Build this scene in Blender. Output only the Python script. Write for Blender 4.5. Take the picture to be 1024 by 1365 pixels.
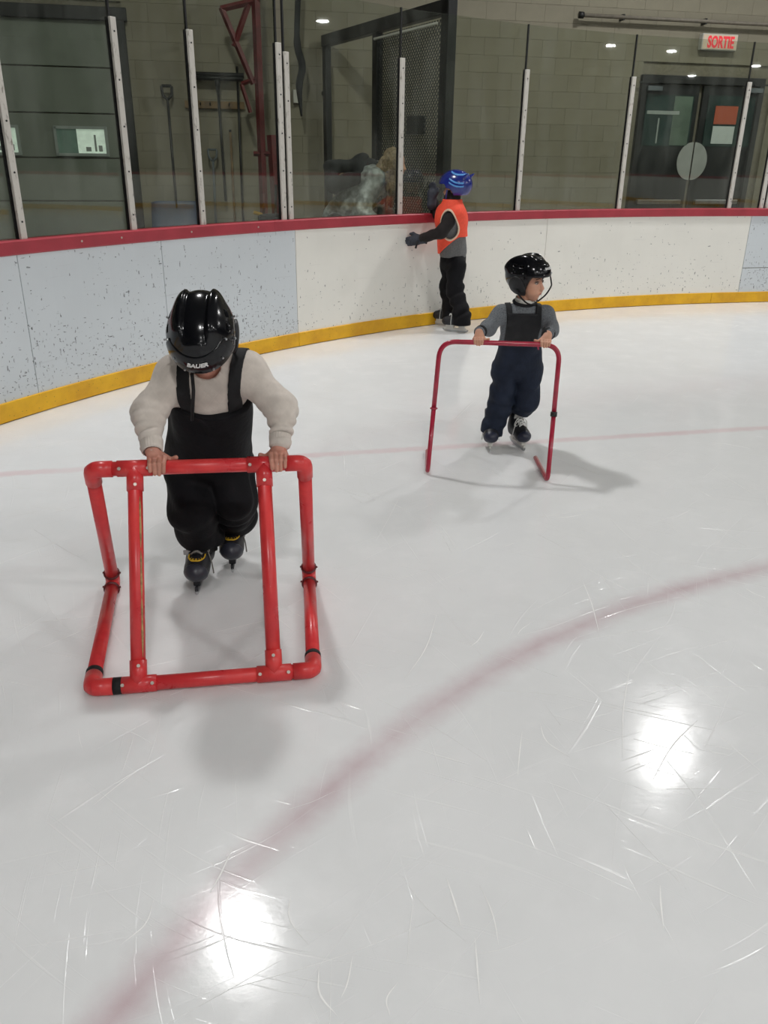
import bpy, bmesh, math, random
import numpy as np
from mathutils import Vector, Matrix

random.seed(7)
rng = np.random.default_rng(7)
scene = bpy.context.scene
COL = scene.collection
for o in list(bpy.data.objects):
    bpy.data.objects.remove(o)

# ------------------------------------------------------------------ camera
F_PX, PITCH, ROLL, CAM_H = 1085.5, 0.40962, 0.01278, 1.55
ct, st = math.cos(PITCH), math.sin(PITCH)
cr, sr = math.cos(ROLL), math.sin(ROLL)
_fw = Vector((0, ct, -st)); _dn = Vector((0, -st, -ct)); _x = Vector((1, 0, 0))
_right = cr * _x - sr * _dn
_up = -(sr * _x + cr * _dn)
cam_d = bpy.data.cameras.new('camera')
cam_d.sensor_fit = 'HORIZONTAL'; cam_d.sensor_width = 36.0
cam_d.lens = 36.0 * F_PX / 1024.0
cam_d.clip_start = 0.05; cam_d.clip_end = 300
cam = bpy.data.objects.new('camera', cam_d); COL.objects.link(cam)
M = Matrix.Identity(4)
for i in range(3):
    M[i][0] = _right[i]; M[i][1] = _up[i]; M[i][2] = -_fw[i]
M[2][3] = CAM_H
cam.matrix_world = M
scene.camera = cam

# ------------------------------------------------------------------ world, exposure
scene.view_settings.view_transform = 'Standard'
scene.view_settings.look = 'None'
scene.view_settings.gamma = 1.0
scene.view_settings.use_curve_mapping = False
scene.view_settings.exposure = 0.0
LAMP_W = 161.0
LAMP_COL = (1.0, 0.995, 0.985)
world = bpy.data.worlds.new('world'); scene.world = world
world.use_nodes = True
world.node_tree.nodes['Background'].inputs[0].default_value = (0.5, 0.52, 0.5, 1)
world.node_tree.nodes['Background'].inputs[1].default_value = 0.05

# ------------------------------------------------------------------ pixel -> place helpers
def ray(px, py):
    x = (px - 512) / F_PX; y = (py - 682.5) / F_PX
    x, y = cr * x + sr * y, -sr * x + cr * y
    return np.array([x, ct - y * st, -st - y * ct])
O3 = np.array([0, 0, CAM_H])
def at(px, py, Y):
    d = ray(px, py); return O3 + d * (Y / d[1])
def ground(px, py, z=0.0):
    d = ray(px, py); return O3 + d * ((z - CAM_H) / d[2])
# rink corner frame: C is the centre of the corner arc, U runs along the end boards, V along the rink towards them
C2 = np.array([6.085, .882]); U2 = np.array([.976, .218]); U2 /= np.linalg.norm(U2); V2 = np.array([-U2[1], U2[0]])
RAD = 9.37
def W(u, v, z=0.0):
    p = C2 + U2 * u + V2 * v
    return np.array([p[0], p[1], z])
def uv_of(p):
    r = np.array(p[:2]) - C2
    return r @ U2, r @ V2
M_UV = Matrix(((U2[0], V2[0], 0, C2[0]), (U2[1], V2[1], 0, C2[1]), (0, 0, 1, 0), (0, 0, 0, 1)))
def wallpt(px, py, v0):
    d = ray(px, py)
    o = uv_of(O3)[1]
    t = (v0 - o) / (d[:2] @ V2); P = O3 + t * d
    a, b = uv_of(P)
    return np.array([a, b, P[2]])

# ------------------------------------------------------------------ materials
def lin(c):
    return tuple(((x / 255) / 12.92 if x / 255 <= .04045 else ((x / 255 + .055) / 1.055) ** 2.4) for x in c)
class NT:
    def __init__(self, name):
        self.m = bpy.data.materials.new(name); self.m.use_nodes = True
        self.t = self.m.node_tree; self.t.nodes.clear()
        self.out = self.n('ShaderNodeOutputMaterial')
    def n(self, typ, ins=None, **kw):
        nd = self.t.nodes.new(typ)
        for k, v in kw.items(): setattr(nd, k, v)
        if ins:
            for k, v in ins.items(): self.set(nd.inputs[k], v)
        return nd
    def set(self, sock, v):
        if hasattr(v, 'is_output') or isinstance(v, bpy.types.NodeSocket): self.t.links.new(v, sock)
        else:
            if isinstance(v, (tuple, list)) and len(v) == 3 and sock.type == 'RGBA': v = (*v, 1)
            sock.default_value = v
    def math(self, op, a, b=None, c=None, clamp=False):
        nd = self.n('ShaderNodeMath', operation=op, use_clamp=clamp)
        for i, x in enumerate((a, b, c)):
            if x is not None: self.set(nd.inputs[i], x)
        return nd.outputs[0]
    def ramp(self, f, lo, hi, a=0.0, b=1.0):
        nd = self.n('ShaderNodeMapRange', {0: f, 1: lo, 2: hi, 3: a, 4: b}); nd.interpolation_type = 'SMOOTHSTEP'
        return nd.outputs[0]
    def mix(self, f, a, b):
        nd = self.n('ShaderNodeMix', data_type='RGBA')
        self.set(nd.inputs[0], f); self.set(nd.inputs[6], a); self.set(nd.inputs[7], b)
        return nd.outputs[2]
    def coord(self, kind='Object'):
        return self.n('ShaderNodeTexCoord').outputs[kind]
    def mapping(self, v, scale=(1, 1, 1), rot=(0, 0, 0), loc=(0, 0, 0)):
        return self.n('ShaderNodeMapping', {0: v, 1: loc, 2: rot, 3: scale}).outputs[0]
    def noise(self, v, scale, detail=3, rough=.5, dist=0):
        return self.n('ShaderNodeTexNoise', {'Vector': v, 'Scale': scale, 'Detail': detail, 'Roughness': rough, 'Distortion': dist}).outputs[0]
    def bump(self, h, strength=.3, dist=.01, normal=None):
        ins = {'Strength': strength, 'Distance': dist, 'Height': h}
        if normal is not None: ins['Normal'] = normal
        return self.n('ShaderNodeBump', ins).outputs[0]
    def principled(self, **kw):
        p = self.n('ShaderNodeBsdfPrincipled')
        for k, v in kw.items(): self.set(p.inputs[k.replace('_', ' ')], v)
        self.t.links.new(p.outputs[0], self.out.inputs[0])
        return p
MATS = {}
def mat(name, rgb, rough=.6, metal=0.0, var=.12, nscale=18, bump=.15, bdist=.004, spec=.5, sheen=0, coat=0, bscale=None, emit=None, sss=0):
    """plain painted / fabric / plastic surface: colour with slight noise variation and fine relief"""
    if name in MATS: return MATS[name]
    T = NT(name); co = T.coord()
    c = lin(rgb)
    n = T.noise(co, nscale, 4)
    f = T.ramp(n, .3, .7)
    lo = tuple(x * (1 - var) for x in c); hi = tuple(min(1, x * (1 + var)) for x in c)
    col = T.mix(f, lo, hi)
    kw = dict(Base_Color=col, Roughness=rough, Metallic=metal)
    p = T.principled(**kw)
    p.inputs['Specular IOR Level'].default_value = spec
    if bump:
        b = T.bump(T.noise(co, bscale or nscale * 6, 3), bump, bdist); T.t.links.new(b, p.inputs['Normal'])
    if sheen: p.inputs['Sheen Weight'].default_value = sheen
    if coat: p.inputs['Coat Weight'].default_value = coat; p.inputs['Coat Roughness'].default_value = .08
    if emit:
        p.inputs['Emission Color'].default_value = (*lin(emit[0]), 1); p.inputs['Emission Strength'].default_value = emit[1]
    if sss:
        p.inputs['Subsurface Weight'].default_value = sss; p.inputs['Subsurface Radius'].default_value = (.01, .004, .002)
    MATS[name] = T.m
    return T.m

def m_ice():
    T = NT('ice'); co = T.coord()
    sep = T.n('ShaderNodeSeparateXYZ', {0: co}); X, Y = sep.outputs[0], sep.outputs[1]
    cloud = T.noise(co, .9, 5, .6); cloud2 = T.noise(co, 5, 5, .65)
    base = T.mix(T.ramp(cloud, .3, .7), lin((229, 230, 230)), lin((235, 236, 236)))
    base = T.mix(T.math('MULTIPLY', T.ramp(cloud2, .45, .75), .35), base, lin((242, 242, 242)))
    # wobble for the soft edges of paint under the ice
    wob = T.math('MULTIPLY', T.math('SUBTRACT', T.noise(co, 14, 4, .6), .5), .05)
    dx = T.math('SUBTRACT', X, 3.008); dy = T.math('ADD', Y, .603)
    r = T.math('SQRT', T.math('ADD', T.math('MULTIPLY', dx, dx), T.math('MULTIPLY', dy, dy)))
    d1 = T.math('ADD', T.math('ABSOLUTE', T.math('SUBTRACT', r, 3.9)), wob)
    k1 = T.ramp(d1, -.035, .098, 1, 0)
    fade = T.ramp(T.noise(co, 2.2, 4, .6), .25, .75, .5, 1.0)
    k1 = T.math('MULTIPLY', T.math('MULTIPLY', k1, fade), .50)
    # goal line
    a = ground(0, 632); b = ground(1024, 570); t = (b - a)[:2]; t /= np.linalg.norm(t); n = (-t[1], t[0]); c0 = a[0] * n[0] + a[1] * n[1]
    d2 = T.math('SUBTRACT', T.math('ADD', T.math('MULTIPLY', X, float(n[0])), T.math('MULTIPLY', Y, float(n[1]))), float(c0))
    d2 = T.math('ADD', T.math('ABSOLUTE', d2), wob)
    k2 = T.math('MULTIPLY', T.math('MULTIPLY', T.ramp(d2, .012, .06, 1, 0), fade), .24)
    col = T.mix(k1, base, lin((158, 62, 92)))
    col = T.mix(k2, col, lin((205, 82, 100)))
    # fine skate scratches, several directions
    sc = None
    for i, (ang, sx, sy, th) in enumerate(((.35, 2.2, 95, .70), (-.5, 1.8, 80, .71), (1.2, 2.0, 90, .715), (2.2, 1.5, 70, .72))):
        mp = T.mapping(co, (1, 1, 1), (0, 0, ang), (i * 3.1, i, 0))
        wv = T.n('ShaderNodeVectorMath', {0: mp, 1: T.n('ShaderNodeTexNoise', {'Vector': co, 'Scale': .5, 'Detail': 1}).outputs[1]}, operation='ADD').outputs[0]
        s = T.ramp(T.noise(T.mapping(wv, (sx, sy, 1)), 1.0, 2, .5), th - .05, th + .06)
        sc = s if sc is None else T.math('MAXIMUM', sc, s)
    patch = T.ramp(T.noise(co, 1.6, 3), .35, .7, .25, 1)
    sc = T.math('MULTIPLY', sc, patch)
    col = T.mix(T.math('MULTIPLY', sc, .45), col, lin((250, 250, 248)))
    rough = T.math('ADD', T.ramp(cloud2, .3, .7, .10, .17), T.math('MULTIPLY', sc, .15))
    b1 = T.bump(cloud2, .06, .004)
    b2 = T.bump(T.noise(co, 60, 4, .6), .08, .0012, b1)
    b3 = T.bump(sc, .5, .002, b2)
    p = T.principled(Base_Color=col, Roughness=rough, Normal=b3)
    p.inputs['IOR'].default_value = 1.31
    p.subsurface_method = 'BURLEY'
    p.inputs['Subsurface Weight'].default_value = .75
    p.inputs['Subsurface Radius'].default_value = (1, 1, 1)
    p.inputs['Subsurface Scale'].default_value = .09
    p.inputs['Specular IOR Level'].default_value = .5
    return T.m

def m_board(name, rgb, dirt):
    """white plastic board facing with black puck marks, thicker low down, and scuffs"""
    T = NT(name); co = T.coord()
    uvc = T.n('ShaderNodeUVMap').outputs[0]      # (metres along the boards, metres up)
    sep = T.n('ShaderNodeSeparateXYZ', {0: uvc})
    z = sep.outputs[1]
    col = T.mix(T.ramp(T.noise(uvc, 1.5, 5, .6), .3, .7), tuple(x * .95 for x in lin(rgb)), lin(rgb))
    marks = None
    for i, (sx, sy, rot, sc, th) in enumerate(((.9, .30, .25, 26, .11), (1, .30, -.6, 34, .11), (.30, 1, .35, 30, .10), (1, .36, .9, 50, .14), (.34, 1, -.35, 54, .13))):
        mp = T.mapping(uvc, (sx, sy, 1), (0, 0, rot), (i * 1.7, i * .9, 0))
        mp = T.n('ShaderNodeVectorMath', {0: mp, 1: T.n('ShaderNodeVectorMath', {0: T.n('ShaderNodeTexNoise', {'Vector': uvc, 'Scale': 40}).outputs[1], 1: (.02, .02, .02)}, operation='MULTIPLY').outputs[0]}, operation='ADD').outputs[0]
        vo = T.n('ShaderNodeTexVoronoi', {'Vector': mp, 'Scale': sc, 'Randomness': 1.0})
        keep = T.n('ShaderNodeSeparateColor', {0: vo.outputs['Color']}).outputs[0]
        dens = T.math('ADD', T.ramp(z, .10, .75, .80, .10), T.math('MULTIPLY', T.math('SUBTRACT', T.noise(uvc, 2.3, 3), .5), .9))
        dens = T.math('MULTIPLY', T.math('ADD', dens, .06), dirt)
        on = T.math('LESS_THAN', keep, dens)
        s = T.ramp(vo.outputs['Distance'], th * .6, th * 1.7, 1, 0)
        s = T.math('MULTIPLY', T.math('MULTIPLY', s, on), T.ramp(T.noise(uvc, 22, 2), .3, .6, .25, 1))
        marks = s if marks is None else T.math('MAXIMUM', marks, s)
    col = T.mix(T.math('MULTIPLY', marks, .92), col, lin((52, 56, 60)))
    scuff = T.ramp(T.noise(T.mapping(uvc, (1.2, 22, 1)), 1.5, 4, .6), .62, .8)
    col = T.mix(T.math('MULTIPLY', scuff, .22), col, lin((120, 124, 128)))
    p = T.principled(Base_Color=col, Roughness=.38, Normal=T.bump(T.noise(uvc, 40, 3), .06, .002))
    return T.m

def m_kick():
    T = NT('yellow_kick'); uvc = T.n('ShaderNodeUVMap').outputs[0]
    col = T.mix(T.ramp(T.noise(uvc, 4, 5, .6), .3, .7), lin((214, 156, 18)), lin((238, 184, 26)))
    vo = T.n('ShaderNodeTexVoronoi', {'Vector': uvc, 'Scale': 60})
    keep = T.n('ShaderNodeSeparateColor', {0: vo.outputs['Color']}).outputs[0]
    s = T.math('MULTIPLY', T.ramp(vo.outputs['Distance'], .1, .28, 1, 0), T.math('LESS_THAN', keep, .16))
    col = T.mix(T.math('MULTIPLY', s, .55), col, lin((96, 70, 22)))
    T.principled(Base_Color=col, Roughness=.4, Normal=T.bump(T.noise(uvc, 30, 3), .08, .002))
    return T.m

def m_glass(name, tint=(.86, .885, .835), haze=.05):
    T = NT(name); co = T.coord()
    tr = T.n('ShaderNodeBsdfTransparent', {0: tint})
    gl = T.n('ShaderNodeBsdfGlossy', {0: (1, 1, 1), 'Roughness': .015})
    df = T.n('ShaderNodeBsdfDiffuse', {0: (.62, .64, .6)})
    bf = T.n('ShaderNodeNewGeometry').outputs['Backfacing']
    fr = T.n('ShaderNodeFresnel', {'IOR': T.ramp(bf, 0, 1, 1.5, 1 / 1.5)})
    mx = T.n('ShaderNodeMixShader', {0: fr.outputs[0], 1: tr.outputs[0], 2: gl.outputs[0]})
    sm = T.math('MULTIPLY', T.ramp(T.noise(T.mapping(co, (3, 3, .8)), 1.6, 5, .65), .35, .8), haze)
    m2 = T.n('ShaderNodeMixShader', {0: sm, 1: mx.outputs[0], 2: df.outputs[0]})
    T.t.links.new(m2.outputs[0], T.out.inputs[0])
    return T.m

def m_post():
    T = NT('post_white_metal'); co = T.coord()
    g = T.noise(T.mapping(co, (25, 25, 9)), 1.5, 5, .7)
    col = T.mix(T.ramp(g, .55, .68), lin((206, 202, 194)), lin((140, 134, 124)))
    T.principled(Base_Color=col, Roughness=.45, Metallic=.15, Normal=T.bump(g, .15, .002))
    return T.m

def m_block():
    T = NT('painted_block'); co = T.coord()
    oi = T.n('ShaderNodeObjectInfo').outputs['Random']
    c = T.mix(T.ramp(T.noise(co, 3, 5, .6), .3, .7), lin((130, 125, 108)), lin((137, 132, 114)))
    c = T.mix(T.math('MULTIPLY', oi, .18), c, lin((121, 116, 100)))
    T.principled(Base_Color=c, Roughness=.75, Normal=T.bump(T.noise(co, 70, 4, .7), .4, .004))
    return T.m

def m_knit(name, rgb, rib=260, ang=0.0, strength=.5, var=.06):
    T = NT(name); co = T.coord()
    wv = T.n('ShaderNodeTexWave', {'Vector': T.mapping(co, (1, 1, 1), (0, 0, ang)), 'Scale': rib / 6.28, 'Distortion': 1.2, 'Detail': 1}, wave_type='BANDS', bands_direction='X').outputs[1]
    wz = T.n('ShaderNodeTexWave', {'Vector': co, 'Scale': rib / 5.0, 'Distortion': 1.5, 'Detail': 1}, wave_type='BANDS', bands_direction='Z').outputs[1]
    h = T.math('ADD', T.math('MULTIPLY', wv, .6), T.math('MULTIPLY', wz, .4))
    n = T.noise(co, 30, 4)
    dia = None
    for a_ in (.7, -.7):
        w_ = T.n('ShaderNodeTexWave', {'Vector': T.mapping(co, (1, 0, 1), (0, a_, 0)), 'Scale': 11.0, 'Distortion': .3}, wave_type='BANDS', bands_direction='X').outputs[1]
        w_ = T.ramp(w_, .88, 1.0); dia = w_ if dia is None else T.math('MAXIMUM', dia, w_)
    h = T.math('SUBTRACT', h, T.math('MULTIPLY', dia, .8))
    c = lin(rgb)
    col = T.mix(T.ramp(n, .3, .7), tuple(x * (1 - var) for x in c), tuple(min(1, x * (1 + var)) for x in c))
    col = T.mix(T.math('MULTIPLY', h, .12), col, tuple(x * .72 for x in c))
    p = T.principled(Base_Color=col, Roughness=.9, Normal=T.bump(h, strength, .003))
    p.inputs['Specular IOR Level'].default_value = .2; p.inputs['Sheen Weight'].default_value = .25
    return T.m

def m_heather(name, rgb):
    T = NT(name); co = T.coord(); c = lin(rgb)
    n = T.noise(T.mapping(co, (1, 1, 2.2)), 260, 2, .6)
    col = T.mix(T.ramp(n, .35, .65), tuple(x * .55 for x in c), tuple(min(1, x * 1.45) for x in c))
    p = T.principled(Base_Color=col, Roughness=.9, Normal=T.bump(n, .3, .002))
    p.inputs['Specular IOR Level'].default_value = .2
    return T.m

def m_pvc():
    T = NT('red_pvc_pipe'); co = T.coord()
    n = T.noise(co, 9, 5, .6); s = T.noise(T.mapping(co, (40, 40, 6)), 1.5, 4, .7)
    col = T.mix(T.ramp(n, .3, .75), lin((206, 50, 56)), lin((228, 68, 66)))
    col = T.mix(T.math('MULTIPLY', T.ramp(s, .66, .78), .5), col, lin((226, 150, 140)))
    p = T.principled(Base_Color=col, Roughness=T.ramp(n, .3, .7, .26, .42), Normal=T.bump(n, .08, .003))
    return T.m

M_ = {}
M_['ice'] = m_ice()
M_['board_cool'] = m_board('board_cool_white', (212, 218, 222), 1.1)
M_['board_warm'] = m_board('board_warm_white', (238, 236, 228), .26)
M_['kick'] = m_kick()
M_['glass'] = m_glass('rink_glass')
M_['post'] = m_post()
M_['block'] = m_block()
M_['pvc'] = m_pvc()
M_['rail'] = mat('red_rail_plastic', (164, 52, 64), .4, var=.10, nscale=5, bump=.08)
M_['mortar'] = mat('mortar_joint', (123, 118, 102), .9, nscale=30, bump=.3)
M_['hoop'] = mat('red_painted_steel', (170, 30, 58), .3, var=.14, nscale=25, bump=.06, coat=.3)
M_['black_metal'] = mat('black_metal', (22, 24, 24), .45, var=.2, bump=.1)
M_['black_rubber'] = mat('black_rubber', (18, 18, 19), .6, var=.2, bump=.2)
M_['black_tape'] = mat('black_tape', (20, 19, 20), .7, var=.25, nscale=60, bump=.4)
M_['steel'] = mat('bare_steel', (176, 178, 180), .3, metal=.9, var=.1, bump=.05)
M_['screw'] = mat('screw_head', (188, 176, 166), .4, metal=.4, var=.1, bump=.05)
M_['helmet'] = mat('black_helmet_plastic', (12, 13, 17), .15, var=.25, nscale=12, bump=.02, spec=.4)
M_['helmet_matte'] = mat('black_helmet_trim', (24, 25, 28), .5, var=.2, bump=.1)
M_['white_print'] = mat('white_print', (222, 222, 220), .5, var=.03, bump=0)
M_['grey_print'] = mat('grey_print', (150, 150, 150), .5, var=.03, bump=0)
M_['skin'] = mat('skin_light', (212, 160, 134), .5, var=.07, nscale=24, bump=.06, bdist=.002, spec=.35, sss=.12)
M_['skin_hand'] = mat('skin_hands', (198, 142, 124), .55, var=.10, nscale=40, bump=.1, bdist=.002, spec=.3, sss=.1)
M_['lip'] = mat('lips', (158, 84, 76), .45, var=.05, bump=.05)
M_['eye_white'] = mat('eye_white', (176, 160, 150), .2, var=.03, bump=0)
M_['iris'] = mat('dark_iris', (40, 26, 20), .15, var=.2, bump=0)
M_['brow'] = mat('brown_hair', (72, 52, 38), .8, var=.2, nscale=80, bump=.3)
M_['sweater'] = m_knit('cream_knit', (214, 204, 194), 900, 0, .18)
M_['cuff'] = m_knit('cream_rib', (216, 205, 194), 620, 0, 1.0)
M_['snowpant'] = mat('black_snow_fabric', (11, 11, 15), .7, var=.3, nscale=14, bump=.35, bdist=.006, spec=.2, bscale=60)
M_['strap'] = mat('black_elastic', (14, 14, 17), .75, var=.25, nscale=90, bump=.4)
M_['navy'] = mat('navy_snow_fabric', (32, 40, 56), .68, var=.2, nscale=14, bump=.35, bdist=.006, spec=.22, bscale=60)
M_['bib'] = mat('black_bib_fabric', (15, 16, 20), .7, var=.2, nscale=30, bump=.3)
M_['heather'] = m_heather('grey_heather', (112, 116, 120))
M_['dark_trim'] = mat('dark_knit_trim', (30, 31, 34), .85, var=.2, nscale=90, bump=.3)
M_['collar_white'] = mat('white_cotton', (226, 224, 216), .85, var=.05, nscale=60, bump=.25)
M_['hoodie'] = mat('dark_hoodie', (24, 18, 18), .85, var=.2, nscale=30, bump=.3)
M_['hoodie_grey'] = mat('grey_hoodie', (104, 104, 104), .9, var=.12, nscale=70, bump=.3)
M_['vest'] = mat('orange_vest', (244, 84, 58), .75, var=.05, nscale=40, bump=.2, emit=None)
M_['piping'] = mat('cream_piping', (226, 196, 170), .8, var=.05, bump=.1)
M_['glove'] = mat('navy_glove', (46, 50, 60), .7, var=.2, nscale=40, bump=.3)
M_['blue_helmet'] = mat('blue_helmet_plastic', (26, 40, 122), .22, var=.12, nscale=10, bump=.03, coat=.5)
M_['blue_stripe'] = mat('pale_blue_stripe', (86, 150, 214), .3, var=.08, bump=.03)
M_['boot'] = mat('black_boot', (28, 29, 34), .45, var=.2, nscale=40, bump=.2)
M_['toe'] = mat('dark_toe_cap', (42, 44, 54), .38, var=.15, nscale=30, bump=.1)
M_['navy_boot'] = mat('navy_toe_cap', (34, 38, 56), .38, var=.15, nscale=30, bump=.1)
M_['holder_black'] = mat('black_blade_holder', (30, 32, 36), .45, var=.15, bump=.08)
M_['holder_white'] = mat('white_blade_holder', (214, 212, 206), .4, var=.05, bump=.05)
M_['lace_white'] = mat('white_lace', (220, 220, 216), .8, var=.08, nscale=200, bump=.3)
M_['lace_grey'] = mat('grey_lace', (120, 118, 112), .8, var=.1, nscale=200, bump=.3)
M_['yellow_trim'] = mat('yellow_stitch', (214, 172, 40), .6, var=.1, bump=.1)
M_['silver_jacket'] = mat('silver_jacket', (146, 152, 150), .4, metal=.3, var=.4, nscale=22, bump=.5, bdist=.008)
M_['blond'] = mat('blond_hair', (132, 116, 92), .6, var=.35, nscale=60, bump=.7, bdist=.004, bscale=160)
M_['dark_cloth'] = mat('dark_cloth', (32, 34, 36), .85, var=.25, nscale=24, bump=.3)
M_['blue_plastic'] = mat('blue_grey_plastic', (66, 84, 112), .45, var=.12, nscale=8, bump=.1)
M_['wood'] = mat('tool_wood', (122, 100, 70), .7, var=.25, nscale=14, bump=.3)
M_['grey_plastic'] = mat('grey_plastic', (96, 104, 108), .5, var=.1, bump=.1)
M_['red_steel'] = mat('red_steel', (96, 26, 28), .5, var=.2, nscale=12, bump=.2)
M_['door_panel'] = mat('garage_panel', (116, 124, 112), .55, var=.06, nscale=5, bump=.06)
M_['win_frame'] = mat('window_frame_grey', (150, 160, 154), .5, var=.05, bump=.05)
M_['win_dim'] = mat('window_dim_glass', (96, 118, 108), .15, var=.15, nscale=8, bump=0, emit=((112, 138, 126), .16))
M_['win_lit'] = mat('window_lit_room', (210, 224, 214), .3, var=.15, nscale=14, bump=0, emit=((214, 232, 220), .5))
M_['white_box'] = mat('white_painted_metal', (196, 196, 188), .5, var=.06, bump=.08)
M_['door_black'] = mat('black_door_paint', (20, 24, 26), .38, var=.2, nscale=6, bump=.06)
M_['door_glass'] = mat('door_glass_greenish', (46, 60, 58), .12, var=.35, nscale=3, bump=0, emit=((70, 92, 86), .06))
M_['door_glass_pale'] = mat('door_glass_pale', (90, 106, 94), .2, var=.2, nscale=5, bump=0, emit=((100, 122, 106), .05))
M_['half_disc'] = mat('grey_push_disc', (164, 168, 164), .5, var=.06, nscale=10, bump=.08)
M_['paper'] = mat('white_paper', (196, 206, 202), .8, var=.03, bump=.05)
M_['orange_paper'] = mat('orange_paper', (176, 90, 64), .8, var=.04, bump=.05)
M_['sign_face'] = mat('sign_face_beige', (206, 190, 168), .5, var=.04, bump=.03, emit=((210, 180, 160), .12))
M_['sign_red'] = mat('sign_red_letters', (232, 56, 66), .5, var=.04, bump=0, emit=((236, 60, 72), .3))
M_['hall_wall'] = mat('hall_wall_paint', (150, 150, 142), .8, var=.08, nscale=.6, bump=.1)
M_['ceiling'] = mat('ceiling_deck', (120, 120, 116), .8, var=.08, nscale=.8, bump=.1)
M_['concrete'] = mat('concrete_floor', (112, 110, 104), .8, var=.15, nscale=2, bump=.25)
M_['scratch'] = mat('white_skate_scratch', (250, 250, 248), .5, var=.03, bump=.3)

# ------------------------------------------------------------------ mesh helpers
BASE = {}
def new_obj(name, V, F, material, parent=None, base=None, smooth=True, uv=None):
    """link one mesh object; V in world space, shifted to the thing's base"""
    V = np.asarray(V, float)
    if parent is not None: b = BASE[parent.name]
    else: b = np.zeros(3) if base is None else np.asarray(base, float)
    me = bpy.data.meshes.new(name)
    me.from_pydata((V - b).tolist(), [], F if isinstance(F, list) else F.tolist())
    me.materials.append(material)
    if smooth: me.polygons.foreach_set('use_smooth', [True] * len(me.polygons))
    if uv is not None:
        l = me.uv_layers.new(name='UVMap')
        vi = np.zeros(len(me.loops), int); me.loops.foreach_get('vertex_index', vi)
        l.data.foreach_set('uv', np.asarray(uv)[vi].ravel())
    me.update()
    o = bpy.data.objects.new(name, me); COL.objects.link(o)
    if parent is not None: o.parent = parent
    else: o.location = b
    BASE[o.name] = b
    return o
def put(name, me, matrix, parent):
    """link shared mesh data under a parent at a world matrix"""
    o = bpy.data.objects.new(name, me); COL.objects.link(o)
    b = BASE[parent.name]
    o.parent = parent; o.matrix_basis = Matrix.Translation(-Vector(b)) @ matrix
    BASE[o.name] = np.zeros(3)
    return o
def empty(name, base, label=None, cat=None, group=None, kind=None):
    o = bpy.data.objects.new(name, None); COL.objects.link(o)
    o.location = base; o.empty_display_size = .05
    BASE[o.name] = np.asarray(base, float)
    return tag(o, label, cat, group, kind)
def tag(o, label=None, cat=None, group=None, kind=None):
    if label: o['label'] = label
    if cat: o['category'] = cat
    if group: o['group'] = group
    if kind: o['kind'] = kind
    return o
def box_vf(c, half, R=None, bev=0.0):
    """box as verts, faces; optionally bevelled"""
    bm = bmesh.new(); bmesh.ops.create_cube(bm, size=2.0)
    for v in bm.verts: v.co = Vector((v.co.x * half[0], v.co.y * half[1], v.co.z * half[2]))
    if bev: bmesh.ops.bevel(bm, geom=bm.edges[:], offset=bev, segments=2, affect='EDGES', profile=.5)
    bm.verts.index_update()
    V = np.array([v.co[:] for v in bm.verts]); F = [[v.index for v in f.verts] for f in bm.faces]; bm.free()
    if R is not None: V = V @ np.asarray(R).T
    return V + np.asarray(c), F
def join_vf(parts):
    Vs, Fs, n = [], [], 0
    for V, F in parts:
        Vs.append(np.asarray(V, float)); Fs += [[i + n for i in f] for f in F]; n += len(V)
    return np.concatenate(Vs), Fs
def frame_of(d):
    d = np.asarray(d, float); d = d / np.linalg.norm(d)
    a = np.array([0, 0, 1.0]) if abs(d[2]) < .9 else np.array([1.0, 0, 0])
    x = np.cross(a, d); x /= np.linalg.norm(x); return x, np.cross(d, x), d
def tube_vf(P, r, seg=14, caps=True, closed=False):
    """tube along polyline P with radius r (number or list)"""
    P = np.asarray(P, float); n = len(P); r = np.full(n, r) if np.isscalar(r) else np.asarray(r)
    T = np.zeros_like(P)
    if closed: T = np.roll(P, -1, 0) - np.roll(P, 1, 0)
    else:
        T[1:-1] = P[2:] - P[:-2]; T[0] = P[1] - P[0]; T[-1] = P[-1] - P[-2]
    T /= np.linalg.norm(T, axis=1)[:, None] + 1e-12
    x, y, _ = frame_of(T[0]); V = []; a = np.arange(seg) * 2 * math.pi / seg
    for i in range(n):
        x = x - T[i] * (x @ T[i]); x /= np.linalg.norm(x); y = np.cross(T[i], x)
        V.append(P[i] + r[i] * (np.cos(a)[:, None] * x + np.sin(a)[:, None] * y))
    V = np.concatenate(V); F = []
    m = n if closed else n - 1
    for i in range(m):
        j = (i + 1) % n
        for k in range(seg):
            F.append([i * seg + k, i * seg + (k + 1) % seg, j * seg + (k + 1) % seg, j * seg + k])
    if caps and not closed:
        F.append(list(range(seg))[::-1]); F.append([(n - 1) * seg + k for k in range(seg)])
    return V, F
def bend(P, rad, n=7):
    """round the corners of a polyline"""
    P = [np.asarray(p, float) for p in P]; out = [P[0]]
    for i in range(1, len(P) - 1):
        a, b, c = P[i - 1], P[i], P[i + 1]
        d1 = (a - b) / np.linalg.norm(a - b); d2 = (c - b) / np.linalg.norm(c - b)
        rr = min(rad, .45 * np.linalg.norm(a - b), .45 * np.linalg.norm(c - b))
        for t in np.linspace(0, 1, n):
            out.append((1 - t) ** 2 * (b + d1 * rr) + 2 * t * (1 - t) * b + t * t * (b + d2 * rr))
    out.append(P[-1]); return np.array(out)
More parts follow.
